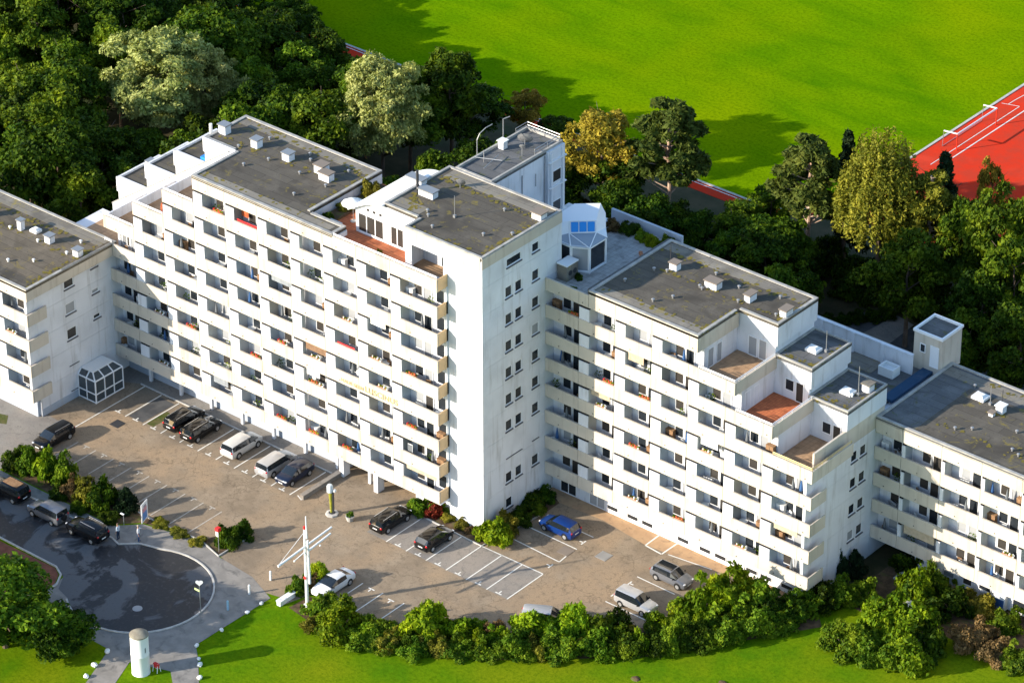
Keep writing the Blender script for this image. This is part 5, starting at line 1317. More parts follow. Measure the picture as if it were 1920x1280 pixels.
# ---------------------------------------------------------------- people
def person(x, y, rz, label, shirt, trousers, arm, hair=(0.45,0.38,0.28)):
    T = thing('person', (x,y,0.02), label, 'person', rz=rz)
    V = {}; pts = []; rads = []; edges = []
    def P(n, p, r): V[n] = len(pts); pts.append(p); rads.append(r)
    P('pel',(0,0,.95),.14); P('wst',(0,0,1.12),.125); P('chs',(0,.01,1.33),.155); P('nck',(0,0,1.50),.06); P('hd0',(0,.015,1.60),.082); P('hd1',(0,.02,1.70),.09); P('hd2',(0,.01,1.77),.07)
    for s,c in ((1,'l'),(-1,'r')):
        P('hip'+c,(s*.10,0,.90),.10); P('kn'+c,(s*.115,.02,.50),.068); P('an'+c,(s*.12,-.02,.09),.046); P('to'+c,(s*.13,.16,.045),.045)
        P('sh'+c,(s*.19,0,1.42),.065)
        if c == 'r' and arm: P('el'+c,(s*.34,.18,1.28),.048); P('wr'+c,(s*.36,.42,1.22),.036); P('pa'+c,(s*.36,.50,1.21),.038)
        else: P('el'+c,(s*.25,-.02,1.14),.048); P('wr'+c,(s*.26,.08,.90),.036); P('pa'+c,(s*.265,.10,.82),.038)
    for a,b in (('pel','wst'),('wst','chs'),('chs','nck'),('nck','hd0'),('hd0','hd1'),('hd1','hd2')): edges.append((V[a],V[b]))
    for c in 'lr':
        for a,b in (('pel','hip'+c),('hip'+c,'kn'+c),('kn'+c,'an'+c),('an'+c,'to'+c),('chs','sh'+c),('sh'+c,'el'+c),('el'+c,'wr'+c),('wr'+c,'pa'+c)): edges.append((V[a],V[b]))
        for f in range(5):
            p = Vector(pts[V['pa'+c]]); d = (p-Vector(pts[V['wr'+c]])).normalized(); sd = d.cross(Vector((1,0,0))).normalized()
            off = (f-2)*.017 if f < 4 else .035; ln = (.055,.068,.064,.052,.04)[f]
            i0 = len(pts); q = p+d*.03+sd*off
            pts.append(tuple(q)); rads.append(.0095); pts.append(tuple(q+d*ln+Vector((0,0,-.015)))); rads.append(.008)
            edges.append((V['pa'+c],i0)); edges.append((i0,i0+1))
    me = bpy.data.meshes.new('person_body'); me.from_pydata(pts, edges, [])
    o = bpy.data.objects.new('body_tmp', me); COL.link(o)
    md = o.modifiers.new('skin','SKIN'); 
    if not me.skin_vertices: me.attributes.new('x','FLOAT','POINT')
    for i,sv in enumerate(me.skin_vertices[0].data): sv.radius = (rads[i],rads[i]); sv.use_root = (i == 0)
    o.modifiers.new('sub','SUBSURF').levels = 1
    bpy.context.view_layer.update()
    m2 = bpy.data.meshes.new_from_object(o.evaluated_get(bpy.context.evaluated_depsgraph_get())); bpy.data.objects.remove(o)
    skin = flat('skin',(0.5,0.3,0.21),.5)
    m2.materials.clear()
    for mt in (skin, shirt, trousers, M['tyre']): m2.materials.append(mt)
    for p in m2.polygons:
        c = p.center; k = 0
        if c.z < .08: k = 3
        elif c.z < 1.0 and abs(c.x) < .23: k = 2
        elif c.z < 1.49 and not (abs(c.x) > .2 and (c.z < 1.12 or c.y > .22)): k = 1
        p.material_index = k; p.use_smooth = True
    put('body', m2, T)
    hm = MB().blob((0,-.005,1.745),.098,.108,.085,0,10,6); hm.build('hair', flat('hair',hair,.8), T, True)
    fm = MB().blob((0,.105,1.665),.014,.022,.02).build('nose', skin, T)
    em = MB().blob((.033,.098,1.70),.012,.008,.009,0,6,4).blob((-.033,.098,1.70),.012,.008,.009,0,6,4).build('eyes', M['tyre'], T)
    MB().box(-.025,.092,1.622,.025,.1,1.63).build('mouth', flat('lips',(.4,.14,.12),.5), T)
    MB().blob((.088,.015,1.68),.015,.02,.03,0,6,4).blob((-.088,.015,1.68),.015,.02,.03,0,6,4).build('ears', skin, T)
    return T
try:
    person(-23.3,-21.05,rad(-60),'person in white shirt and blue jeans reaching out an arm on the pavement', flat('shirt_white',(.74,.75,.78),.8), flat('jeans',(.04,.10,.22),.8), True)
    person(-24.95,-22.0,rad(100),'person in pale top and dark jeans standing behind the black SUV', flat('shirt_pale',(.45,.55,.65),.8), flat('jeans_dark',(.02,.035,.07),.8), False, (.1,.07,.05))
except Exception as ex:
    print('person failed', ex)

# ---------------------------------------------------------------- vegetation
def leaf_mesh(name, C_, OUT, SZ, seed, mat, aspect=1.7, spread=0.85, upb=0.25):
    """rhombic leaves at centres C_, turned roughly along OUT"""
    rg = np.random.default_rng(seed); n = len(C_)
    nr = OUT*0.8 + rg.normal(size=(n,3))*spread; nr[:,2] += upb
    nr /= np.linalg.norm(nr,axis=1)[:,None]
    t = rg.normal(size=(n,3)); u = np.cross(nr,t); u /= np.linalg.norm(u,axis=1)[:,None]; w = np.cross(nr,u)
    a = (SZ*0.5*aspect)[:,None]; b = (SZ*0.5)[:,None]
    v = np.stack([C_-u*a, C_-w*b+nr*b*.25, C_+u*a, C_+w*b+nr*b*.25],1).reshape(-1,3)
    me = bpy.data.meshes.new(name)
    me.vertices.add(4*n); me.vertices.foreach_set('co', v.astype(np.float32).ravel())
    me.loops.add(4*n); me.loops.foreach_set('vertex_index', np.arange(4*n,dtype=np.int32))
    me.polygons.add(n); me.polygons.foreach_set('loop_start', np.arange(0,4*n,4,dtype=np.int32))
    me.materials.append(M[mat]); me.update(calc_edges=True); me.validate()
    return me
def sphere_dirs(rg, n):
    d = rg.normal(size=(n,3)); return d/np.linalg.norm(d,axis=1)[:,None]
def clumps(centres, radii, per, rg, smin, smax, flat_=0.8, cen=None):
    C_ = []; O_ = []; Z_ = []
    for c,r in zip(centres,radii):
        m = int(per*(r*r)); d = sphere_dirs(rg,m); d[:,2] = np.abs(d[:,2])*1.0-rg.random(m)*.55
        q = r*(rg.random(m)**0.33)
        p = c + d*q[:,None]*np.array([1,1,flat_]); C_.append(p)
        o = d.copy()
        if cen is not None: oc = p-cen; oc /= np.linalg.norm(oc,axis=1)[:,None]+1e-6; o = o*.6+oc*.6
        O_.append(o); Z_.append(smin+(smax-smin)*1.5*rg.random(m)**2.2)
    return np.concatenate(C_), np.concatenate(O_), np.concatenate(Z_)
def crown_broad(seed, R_=4.2, Hc=5.2, zc=8.0, n=62, per=120, smin=.15,smax=.33, rmin=.75, rmax=1.55):
    rg = np.random.default_rng(seed); d = sphere_dirs(rg,n); d = d[np.argsort(-d[:,2])]
    f = rg.uniform(.62,1.0,n); sh = 1-.25*np.clip(-d[:,2],0,1)
    wob = 1+.22*np.sin(3*np.arctan2(d[:,1],d[:,0])+rg.uniform(0,6))*(1-np.abs(d[:,2]))
    c = d*f[:,None]*np.array([R_,R_,Hc])*(sh*wob)[:,None]*.86; c[:,2] += zc
    r = rg.uniform(rmin,rmax,n)
    return clumps(c, r, per, rg, smin, smax, .8, np.array([0,0,zc-1.0]))
def strands(seed, R_=3.6, Hc=6.0, zc=9.0, n=520, lmin=1.2, lmax=4.2, per=17, smin=.09, smax=.2):
    rg = np.random.default_rng(seed); d = sphere_dirs(rg,n); d[:,2] = np.abs(d[:,2])*1.15-.15
    f = rg.uniform(.45,1,n); c = d*f[:,None]*np.array([R_,R_,Hc]); c[:,2] += zc
    C_=[];O_=[];Z_=[]
    for p,q in zip(c,d):
        L = rg.uniform(lmin,lmax); m = int(L*per); t = rg.random(m)
        pts = p + np.outer(t, np.array([q[0]*.5,q[1]*.5,-L])) + rg.normal(size=(m,3))*.14
        C_.append(pts); O_.append(np.tile(np.array([q[0],q[1],.3]),(m,1))); Z_.append(rg.uniform(smin,smax,m))
    return np.concatenate(C_), np.concatenate(O_), np.concatenate(Z_)
def pine_parts(seed, H=15.0, R_=3.6, z0=.40, n=78):
    rg = np.random.default_rng(seed); c=[]; r=[]; limbs = MB()
    for i in range(n):
        t = rg.uniform(0,1)**.8; z = H*(z0+(.97-z0)*t); rr_ = R_*(1-.72*t**1.6)*rg.uniform(.45,1); a = rg.uniform(0,6.283)
        p = np.array([rr_*math.cos(a), rr_*math.sin(a), z+.2*rr_]); c.append(p); r.append(rg.uniform(.55,1.05)*(1.15-.45*t))
        limbs.tube((0,0,z-.25*rr_),tuple(p*np.array([.85,.85,1])),.07,.025,5)
    C_,O_,Z_ = clumps(c, r, 330, rg, .14,.30, .6)
    return (C_,O_,Z_), limbs
def spruce_parts(seed, H=14.0, R_=2.6):
    rg = np.random.default_rng(seed); c=[]; r=[]
    for i in range(150):
        t = rg.random()**.75; z = H*(.1+.88*t); q = R_*(1-t*.97)*rg.uniform(.5,1); a = rg.uniform(0,6.283)
        c.append(np.array([q*math.cos(a),q*math.sin(a),z-.15*q])); r.append(.3+.55*(1-t))
    return clumps(c, r, 190, rg, .13,.28, .5)
def trunk_mesh(seed, H, r, mat, top=.75, limbs=7, mesh_extra=None):
    rg = random.Random(seed); mb = mesh_extra or MB(); p = Vector((0,0,-.1)); n = 6; rad_ = r
    for i in range(n):
        q = Vector((rg.uniform(-.12,.12)*i*.4, rg.uniform(-.12,.12)*i*.4, H*top*(i+1)/n)); r2 = r*(1-.75*(i+1)/n)
        mb.tube(p,q,rad_,r2,8); 
        if i >= 2 and limbs:
            for l in range(2):
                a = rg.uniform(0,6.28); L = rg.uniform(.14,.24)*H
                e = q+Vector((math.cos(a)*L,math.sin(a)*L,L*rg.uniform(.3,.7))); mb.tube(q,e,r2*.7,r2*.2,5)
        p, rad_ = q, r2
    return mb.mesh('trunk', M[mat])
BROAD = [leaf_mesh('crown', *crown_broad(100+i, n=n_, per=pp), 200+i, 'l_dark') for i,(n_,pp) in enumerate(((66,165),(58,180),(74,150),(62,170)))]
BTR = [trunk_mesh(50+i, 13.0, .27, 'bark') for i in range(2)]
SILV = [leaf_mesh('crown', *crown_broad(300+i, 5.6, 5.6, 9.2, 150, 240, .09,.22, .6,1.25), 320+i, 'l_silver', 2.4) for i in range(2)]
GOLD = [leaf_mesh('crown', *crown_broad(340, 3.4, 4.8, 8.6, 90, 260, .10,.22, .5,1.0), 341, 'l_gold', 2.0)]
BIRC = [leaf_mesh('crown', *strands(360), 361, 'l_birch', 2.2)]
PP = [pine_parts(380), pine_parts(381, 15, 2.6, .5, 46)]
PINE = [leaf_mesh('crown', *PP[i][0], 385+i, 'l_pine', 2.6, 1.0, .5) for i in range(2)]
PTR = [trunk_mesh(390+i, 15.0, .24, 'pinebark', .97, 0, PP[i][1]) for i in range(2)]
SPR = [leaf_mesh('crown', *spruce_parts(400), 401, 'l_spruce', 2.4, .8, .3)]
def tree(name, crown, trunk, ref, x, y, h, r, mat, rz, label, group=None, cat='tree'):
    T = thing(name, (x,y,0), label, cat, group, rz)
    T.scale = (r/ref[0], r/ref[0], h/ref[1])
    put('trunk', trunk, T); c = put('crown', crown, T)
    if mat:
        c.material_slots[0].link = 'OBJECT'; c.material_slots[0].material = M[mat]
    return T
def mk_tree(kind, x, y, h, r, label, group, rv):
    rz = rv.uniform(0,6.28)
    if kind in ('dark','green'): return tree('broadleaf_tree', rv.choice(BROAD), rv.choice(BTR), (4.4,13.4), x,y,h,r,'l_'+kind,rz,label,group)
    if kind == 'silver': return tree('willow_tree', rv.choice(SILV), BTR[0], (5.9,15.4), x,y,h,r,None,rz,label,group)
    if kind == 'gold': return tree('golden_tree', GOLD[0], BTR[1], (3.6,13.9), x,y,h,r,None,rz,label,group)
    if kind == 'birch': return tree('birch_tree', BIRC[0], BTR[1], (3.8,15.3), x,y,h,r,None,rz,label,group)
    if kind == 'pine': return tree('pine_tree', PINE[0], PTR[0], (3.6,15.2), x,y,h,r,None,rz,label,group)
    if kind == 'pine2': return tree('pine_tree', PINE[1], PTR[1], (2.6,15.2), x,y,h,r,'l_birch',rz,label,group)
    if kind == 'spruce': return tree('spruce_tree', SPR[0], BTR[1], (2.7,13.9), x,y,h,r,None,rz,label,group)
rv = random.Random(9)
TREES=[
 ('silver', -71.0, 31, 17.4, 7.4, 'broad silvery pale willow rising out of the dark wood behind the left block'),
 ('silver', -67.5, 35, 15.5, 4.8, 'smaller silvery willow crown against the right side of the broad one'),
 ('silver', -47.3, 40, 18.9, 6.0, 'silvery pale willow with dense rounded crown behind the main roof'),
 ('dark', -46.4, 50, 15.6, 4.6, 'tall dark green tree beside the silvery willow at the edge of the sports field'),
 ('dark', -47.3, 54, 9.3, 4.0, 'lower dark green tree at the edge of the running track'),
 ('gold', -43.7, 59, 8.2, 2.5, 'small golden yellow tree behind the rear stair tower'),
 ('gold', -26.2, 50, 16.6, 4.6, 'golden yellow birch left of the tall pine'),
 ('dark', -23.9, 49, 10.5, 3.6, 'dark green tree under the golden birch by the roof terrace'),
 ('pine', -19.0, 52, 17.4, 4.8, 'tall pine with bare pale trunk behind the stepped wing roof'),
 ('pine', -5.1, 57, 15.6, 4.6, 'broad pine with bare pinkish trunk in front of the field shadow'),
 ('spruce', -3.4, 61, 15.7, 2.6, 'dark pointed spruce between the pine and the weeping birch'),
 ('birch', 2.8, 58, 19.7, 4.6, 'weeping yellow green birch near the red track'),
 ('pine2', 7.6, 59.8, 15.1, 3.4, 'slender light green pine with long bare trunk right of the birch'),
 ('spruce', 6.3, 64, 15.3, 3.0, 'dark conifer partly covering the red court corner'),
 ('gold', 10.0, 67, 15.8, 1.8, 'thin tree with orange top in front of the red court'),
 ('green', 2.7, 62, 7.6, 2.6, 'green tree between weeping birch and slender pine'),
 ('green', -12.8, 56, 6.4, 2.7, 'small round green tree at the bend of the running track'),
 ('green', -11.3, 59, 7.0, 2.6, 'light green tree left of the broad pine'),
 ('green', 16.7, 58, 18.4, 4.0, 'light green broadleaf tree at the right edge below the red court'),
 ('green', 12.2, 60, 14.3, 3.4, 'green tree just right of the slender pine top'),
 ('green', 22.5, 52, 17.8, 4.2, 'large green tree at the right edge of the picture'),
 ('dark', 20.5, 50, 13.4, 4.0, 'dark tree behind the roof hut on the right wing'),
 ('dark', 14.3, 55, 10.6, 3.2, 'dark tree over the rear courtyard right of the bare trunk'),
 ('dark', 27.3, 46, 14.2, 4.2, 'dark tree close behind the far end of the right wing'),
 ('green', -40.5, 60, 5.0, 2.4, 'small tree by the track behind the rear stair tower roof'),
 ('dark', -28.5, 47, 9.1, 3.0, 'dark tree beside the rear stair tower windows'),
]
WOOD=[
 ('dark', -120.0, 50.6, 10.8, 4.1), ('dark', -117.7, 46.7, 12.6, 4.8), ('green', -116.4, 50.4, 10.9, 3.1),
 ('dark', -112.3, 43.9, 13.8, 4.7), ('green', -112.0, 51.0, 10.7, 4.0), ('dark', -109.0, 55.6, 8.6, 3.3),
 ('dark', -109.6, 60.7, 6.6, 2.5), ('dark', -107.0, 37.7, 16.2, 5.1), ('dark', -106.0, 45.1, 13.3, 4.3),
 ('green', -105.8, 51.4, 10.5, 3.2), ('dark', -105.4, 57.5, 7.8, 3.0), ('green', -107.0, 63.3, 6.6, 2.5),
 ('green', -104.9, 66.2, 6.6, 2.5), ('green', -100.6, 30.4, 12.6, 3.7), ('dark', -99.3, 34.1, 13.1, 4.7),
 ('dark', -98.7, 40.8, 15.2, 4.5), ('dark', -101.3, 44.0, 13.4, 4.2), ('green', -98.9, 48.6, 11.7, 3.7),
 ('dark', -99.4, 56.4, 8.3, 3.1), ('dark', -99.0, 63.4, 6.6, 2.5), ('green', -94.4, 29.2, 11.3, 3.4),
 ('dark', -96.0, 36.2, 16.2, 4.5), ('dark', -94.3, 39.5, 15.8, 4.8), ('dark', -95.8, 46.6, 12.6, 4.5),
 ('dark', -93.5, 49.1, 11.5, 4.4), ('dark', -92.4, 55.8, 8.5, 3.2), ('green', -93.3, 61.8, 6.6, 2.5),
 ('green', -94.6, 68.7, 6.6, 2.5), ('green', -86.6, 24.5, 11.2, 3.1), ('green', -89.5, 26.3, 11.2, 3.3),
 ('green', -90.3, 32.2, 14.7, 4.7), ('dark', -88.5, 39.0, 12.9, 4.0), ('dark', -86.9, 43.3, 11.7, 4.0),
 ('green', -86.9, 52.0, 10.2, 3.9), ('green', -87.0, 55.8, 8.5, 3.2), ('green', -89.3, 63.1, 6.6, 2.5),
 ('green', -88.0, 67.4, 6.6, 2.5), ('green', -83.8, 15.6, 13.0, 4.3), ('green', -81.0, 22.0, 13.4, 4.3),
 ('green', -83.1, 29.7, 12.7, 3.8), ('green', -80.7, 35.0, 13.8, 3.8), ('dark', -84.9, 40.4, 14.2, 4.9),
 ('dark', -83.4, 44.7, 11.9, 3.8), ('dark', -84.2, 51.9, 10.2, 3.9), ('dark', -84.0, 54.5, 9.1, 3.5),
 ('dark', -82.1, 63.3, 6.6, 2.5), ('dark', -84.6, 65.8, 6.6, 2.5), ('green', -77.9, 11.4, 12.9, 4.4),
 ('dark', -76.4, 17.2, 14.0, 4.7), ('dark', -75.4, 22.4, 15.5, 5.1), ('green', -77.5, 39.3, 11.8, 4.0),
 ('green', -76.4, 44.4, 13.1, 4.2), ('dark', -75.1, 48.9, 11.6, 3.6), ('dark', -76.0, 55.0, 8.9, 3.4),
 ('dark', -69.8, 13.5, 14.4, 5.1), ('green', -71.7, 16.1, 15.9, 5.6), ('green', -73.5, 41.5, 14.9, 5.5),
 ('green', -71.8, 44.1, 13.3, 4.6), ('dark', -73.1, 50.0, 11.1, 4.2), ('dark', -73.2, 57.5, 7.4, 2.4),
 ('dark', -66.1, 11.5, 16.3, 5.2), ('dark', -66.9, 18.5, 13.3, 4.7), ('green', -64.8, 22.5, 11.2, 3.4),
 ('green', -66.6, 40.4, 11.6, 3.5), ('green', -64.9, 46.5, 11.7, 3.6), ('dark', -65.1, 50.7, 10.8, 3.7),
 ('green', -62.1, 10.8, 12.5, 3.9), ('dark', -60.6, 16.7, 11.6, 3.8), ('green', -59.6, 23.7, 12.0, 3.7),
 ('dark', -60.0, 26.6, 12.2, 3.5), ('dark', -60.7, 35.2, 12.9, 4.4), ('green', -62.0, 38.3, 11.8, 3.9),
 ('green', -61.1, 44.8, 11.1, 3.4), ('dark', -58.3, 52.1, 8.6, 2.8), ('dark', -61.5, 55.0, 6.7, 2.1),
 ('dark', -53.9, 19.3, 13.8, 4.6), ('dark', -54.5, 20.7, 14.6, 5.0), ('green', -55.9, 28.7, 14.8, 4.4),
 ('dark', -55.8, 35.7, 13.5, 4.5), ('dark', -55.8, 47.0, 12.4, 4.0), ('green', -56.4, 52.7, 9.0, 2.9),
 ('dark', -55.9, 56.7, 7.6, 2.4), ('green', -49.6, 20.7, 13.9, 3.9), ('green', -50.6, 28.5, 12.5, 4.0),
 ('green', -51.2, 35.2, 15.0, 5.1), ('green', -48.7, 46.0, 12.9, 4.5), ('green', -42.1, 21.7, 15.8, 5.6),
 ('green', -42.7, 28.5, 12.3, 3.7), ('green', -84.4, 60.0, 6.4, 2.2), ('dark', -80.0, 59.6, 6.8, 2.4),
 ('dark', -78.2, 61.7, 6.6, 2.1), ('dark', -39.1, 30.5, 11.3, 3.5), ('green', -38.2, 38.1, 10.7, 2.9),
 ('dark', -37.7, 44.1, 10.1, 3.2), ('green', -38.9, 51.0, 7.2, 2.3), ('dark', -32.2, 30.0, 12.5, 3.4),
 ('dark', -32.3, 38.6, 9.8, 3.2), ('green', -32.4, 44.0, 12.2, 4.1), ('dark', -31.5, 50.1, 8.0, 2.6),
 ('dark', -28.1, 32.0, 9.1, 2.9), ('dark', -28.0, 36.8, 12.9, 3.5), ('dark', -25.5, 42.7, 8.8, 2.4),
 ('dark', -20.2, 45.0, 10.9, 3.5), ('dark', -16.0, 45.0, 10.9, 3.5), ('dark', -20.0, 34.1, 9.5, 2.6),
 ('dark', -20.4, 37.7, 8.1, 2.3), ('dark', -20.0, 43.0, 10.3, 3.0), ('dark', -20.4, 46.1, 10.3, 3.3),
 ('dark', -16.4, 32.5, 8.5, 2.8), ('green', -16.5, 38.1, 9.7, 3.2), ('dark', -14.9, 42.0, 10.5, 3.5),
 ('dark', -14.4, 48.3, 8.9, 2.8), ('green', -11.8, 34.5, 11.2, 3.2), ('green', -11.7, 37.2, 10.7, 3.3),
 ('dark', -12.0, 43.8, 8.4, 2.6), ('dark', -11.6, 46.7, 9.7, 2.9), ('green', -9.8, 50.6, 8.7, 2.8),
 ('dark', -6.2, 32.5, 9.4, 2.8), ('dark', -5.5, 37.7, 9.3, 3.2), ('dark', -6.9, 42.2, 8.9, 2.4),
 ('dark', -7.4, 46.8, 9.0, 3.1), ('dark', -6.3, 51.2, 9.2, 3.2), ('dark', -1.3, 35.2, 9.3, 3.3),
 ('dark', -1.4, 39.0, 9.0, 2.8), ('green', -0.9, 41.7, 8.7, 2.5), ('dark', -3.3, 47.3, 11.2, 4.0),
 ('green', -3.2, 51.6, 9.3, 3.0), ('dark', 1.1, 33.7, 8.5, 2.5), ('dark', 0.9, 38.8, 9.7, 3.1),
 ('green', 1.7, 42.4, 10.3, 3.3), ('dark', 1.2, 46.6, 8.6, 2.7), ('green', 10.8, 51.6, 13.0, 4.4),
 ('green', 17.1, 65.1, 11.3, 3.5), ('green', 21.4, 43.2, 10.8, 2.9), ('dark', 21.9, 45.6, 11.8, 3.3),
 ('dark', 21.4, 57.0, 11.2, 3.6), ('green', 20.2, 60.2, 11.6, 3.4), ('green', 27.3, 50.5, 12.0, 4.1),
 ('dark', 33.6, 42.4, 12.4, 3.4)]

for kind,x,y,h,r,label in TREES: mk_tree(kind,x,y,h,r,label,None,rv)
for kind,x,y,h,r in WOOD:
    if x < -38: zone = 'at the left picture edge' if x < -86 and y < 30 else 'in the top left of the picture' if x < -80 else 'right behind the left block' if x < -58 and y < 26 else 'around the silvery willows' if x < -60 else 'behind the main block roof'; lab = '%s broadleaf tree of the wood %s' % ('dark' if kind == 'dark' else 'mid green', zone); grp = 'trees of the wood '+zone
    elif x < 5: lab = '%s broadleaf tree low behind the tower and stepped wing' % ('dark' if kind == 'dark' else 'mid green'); grp = 'trees behind the tower and stepped wing'
    else: lab = '%s broadleaf tree in the group behind the right wing' % ('dark' if kind == 'dark' else 'mid green'); grp = 'trees behind the right wing'
    mk_tree(kind,x,y,h,r,lab,grp+(' dark' if kind == 'dark' else ' green'),rv)
# big tree in the near left corner and the row beyond the frame that shades the street
mk_tree('green',-20.8,-40.2,11.6,5.6,'big broadleaf tree in the lower left corner beside the street',None,rv).location.z = -2.4
mk_tree('green',-26.4,-38.4,9.6,4.2,'lower tree behind the big one in the lower left corner',None,rv).location.z = -2.4
mk_tree('dark',-16.4,-37.6,7.4,3.2,'low dark tree right of the big one in the lower left corner',None,rv).location.z = -2.2
for i,(x,y,h,r) in enumerate(((-36,-42,10.4,4.5),(-44,-40,9.6,4.4),(-52,-39,9.4,4.4),(-60,-38,9,4.4),(-48,-48,12.6,5),(-40,-51,14,5),(-31,-46,11.6,4.6),(-56,-46,12,5),(-33,-38,8,3.6))):
    mk_tree('dark',x,y,h,r,'broadleaf tree of the row south of the street','trees south of the street',rv)

# shrubs
def shrub_pts(seed, n=26, per=420, smin=.04, smax=.10, tall=1.0):
    rg = np.random.default_rng(seed); d = sphere_dirs(rg,n); d[:,2] = np.abs(d[:,2])
    lob = 1+.3*np.sin(2*np.arctan2(d[:,1],d[:,0])+rg.uniform(0,6))+.18*np.sin(5*np.arctan2(d[:,1],d[:,0])+rg.uniform(0,6))
    c = d*(rg.uniform(.35,.85,n)*lob)[:,None]; c[:,2] = c[:,2]*rg.uniform(.75,1.15,n)+.06
    r = rg.uniform(.13,.38,n)
    return clumps(c, r, per*8, rg, smin, smax, .9, np.array([0,0,.1]))
SHR = [leaf_mesh('foliage', *shrub_pts(500+i, n_, pp), 520+i, 'l_mid', asp, .8) for i,(n_,pp,asp) in enumerate(((52,260,1.7),(44,300,1.8),(60,230,2.6),(48,270,2.0),(56,240,1.5)))]
def con_pts(seed):
    rg = np.random.default_rng(seed); c=[]; r=[]
    for i in range(46):
        t = rg.random(); q = .8*(1-t)**.7*rg.uniform(.5,1); a = rg.uniform(0,6.28); c.append(np.array([q*math.cos(a),q*math.sin(a),t*.95])); r.append(.12+.2*(1-t))
    return clumps(c, r, 1500, rg, .05,.11, .9)
CONI = leaf_mesh('foliage', *con_pts(540), 541, 'l_spruce', 2.0)
stem = MB()
for i in range(6):
    a = i*1.05; stem.tube((.05*math.cos(a),.05*math.sin(a),-.02),(.45*math.cos(a),.45*math.sin(a),.6),.03,.012,5)
STEM = stem.mesh('stems', M['bark'])
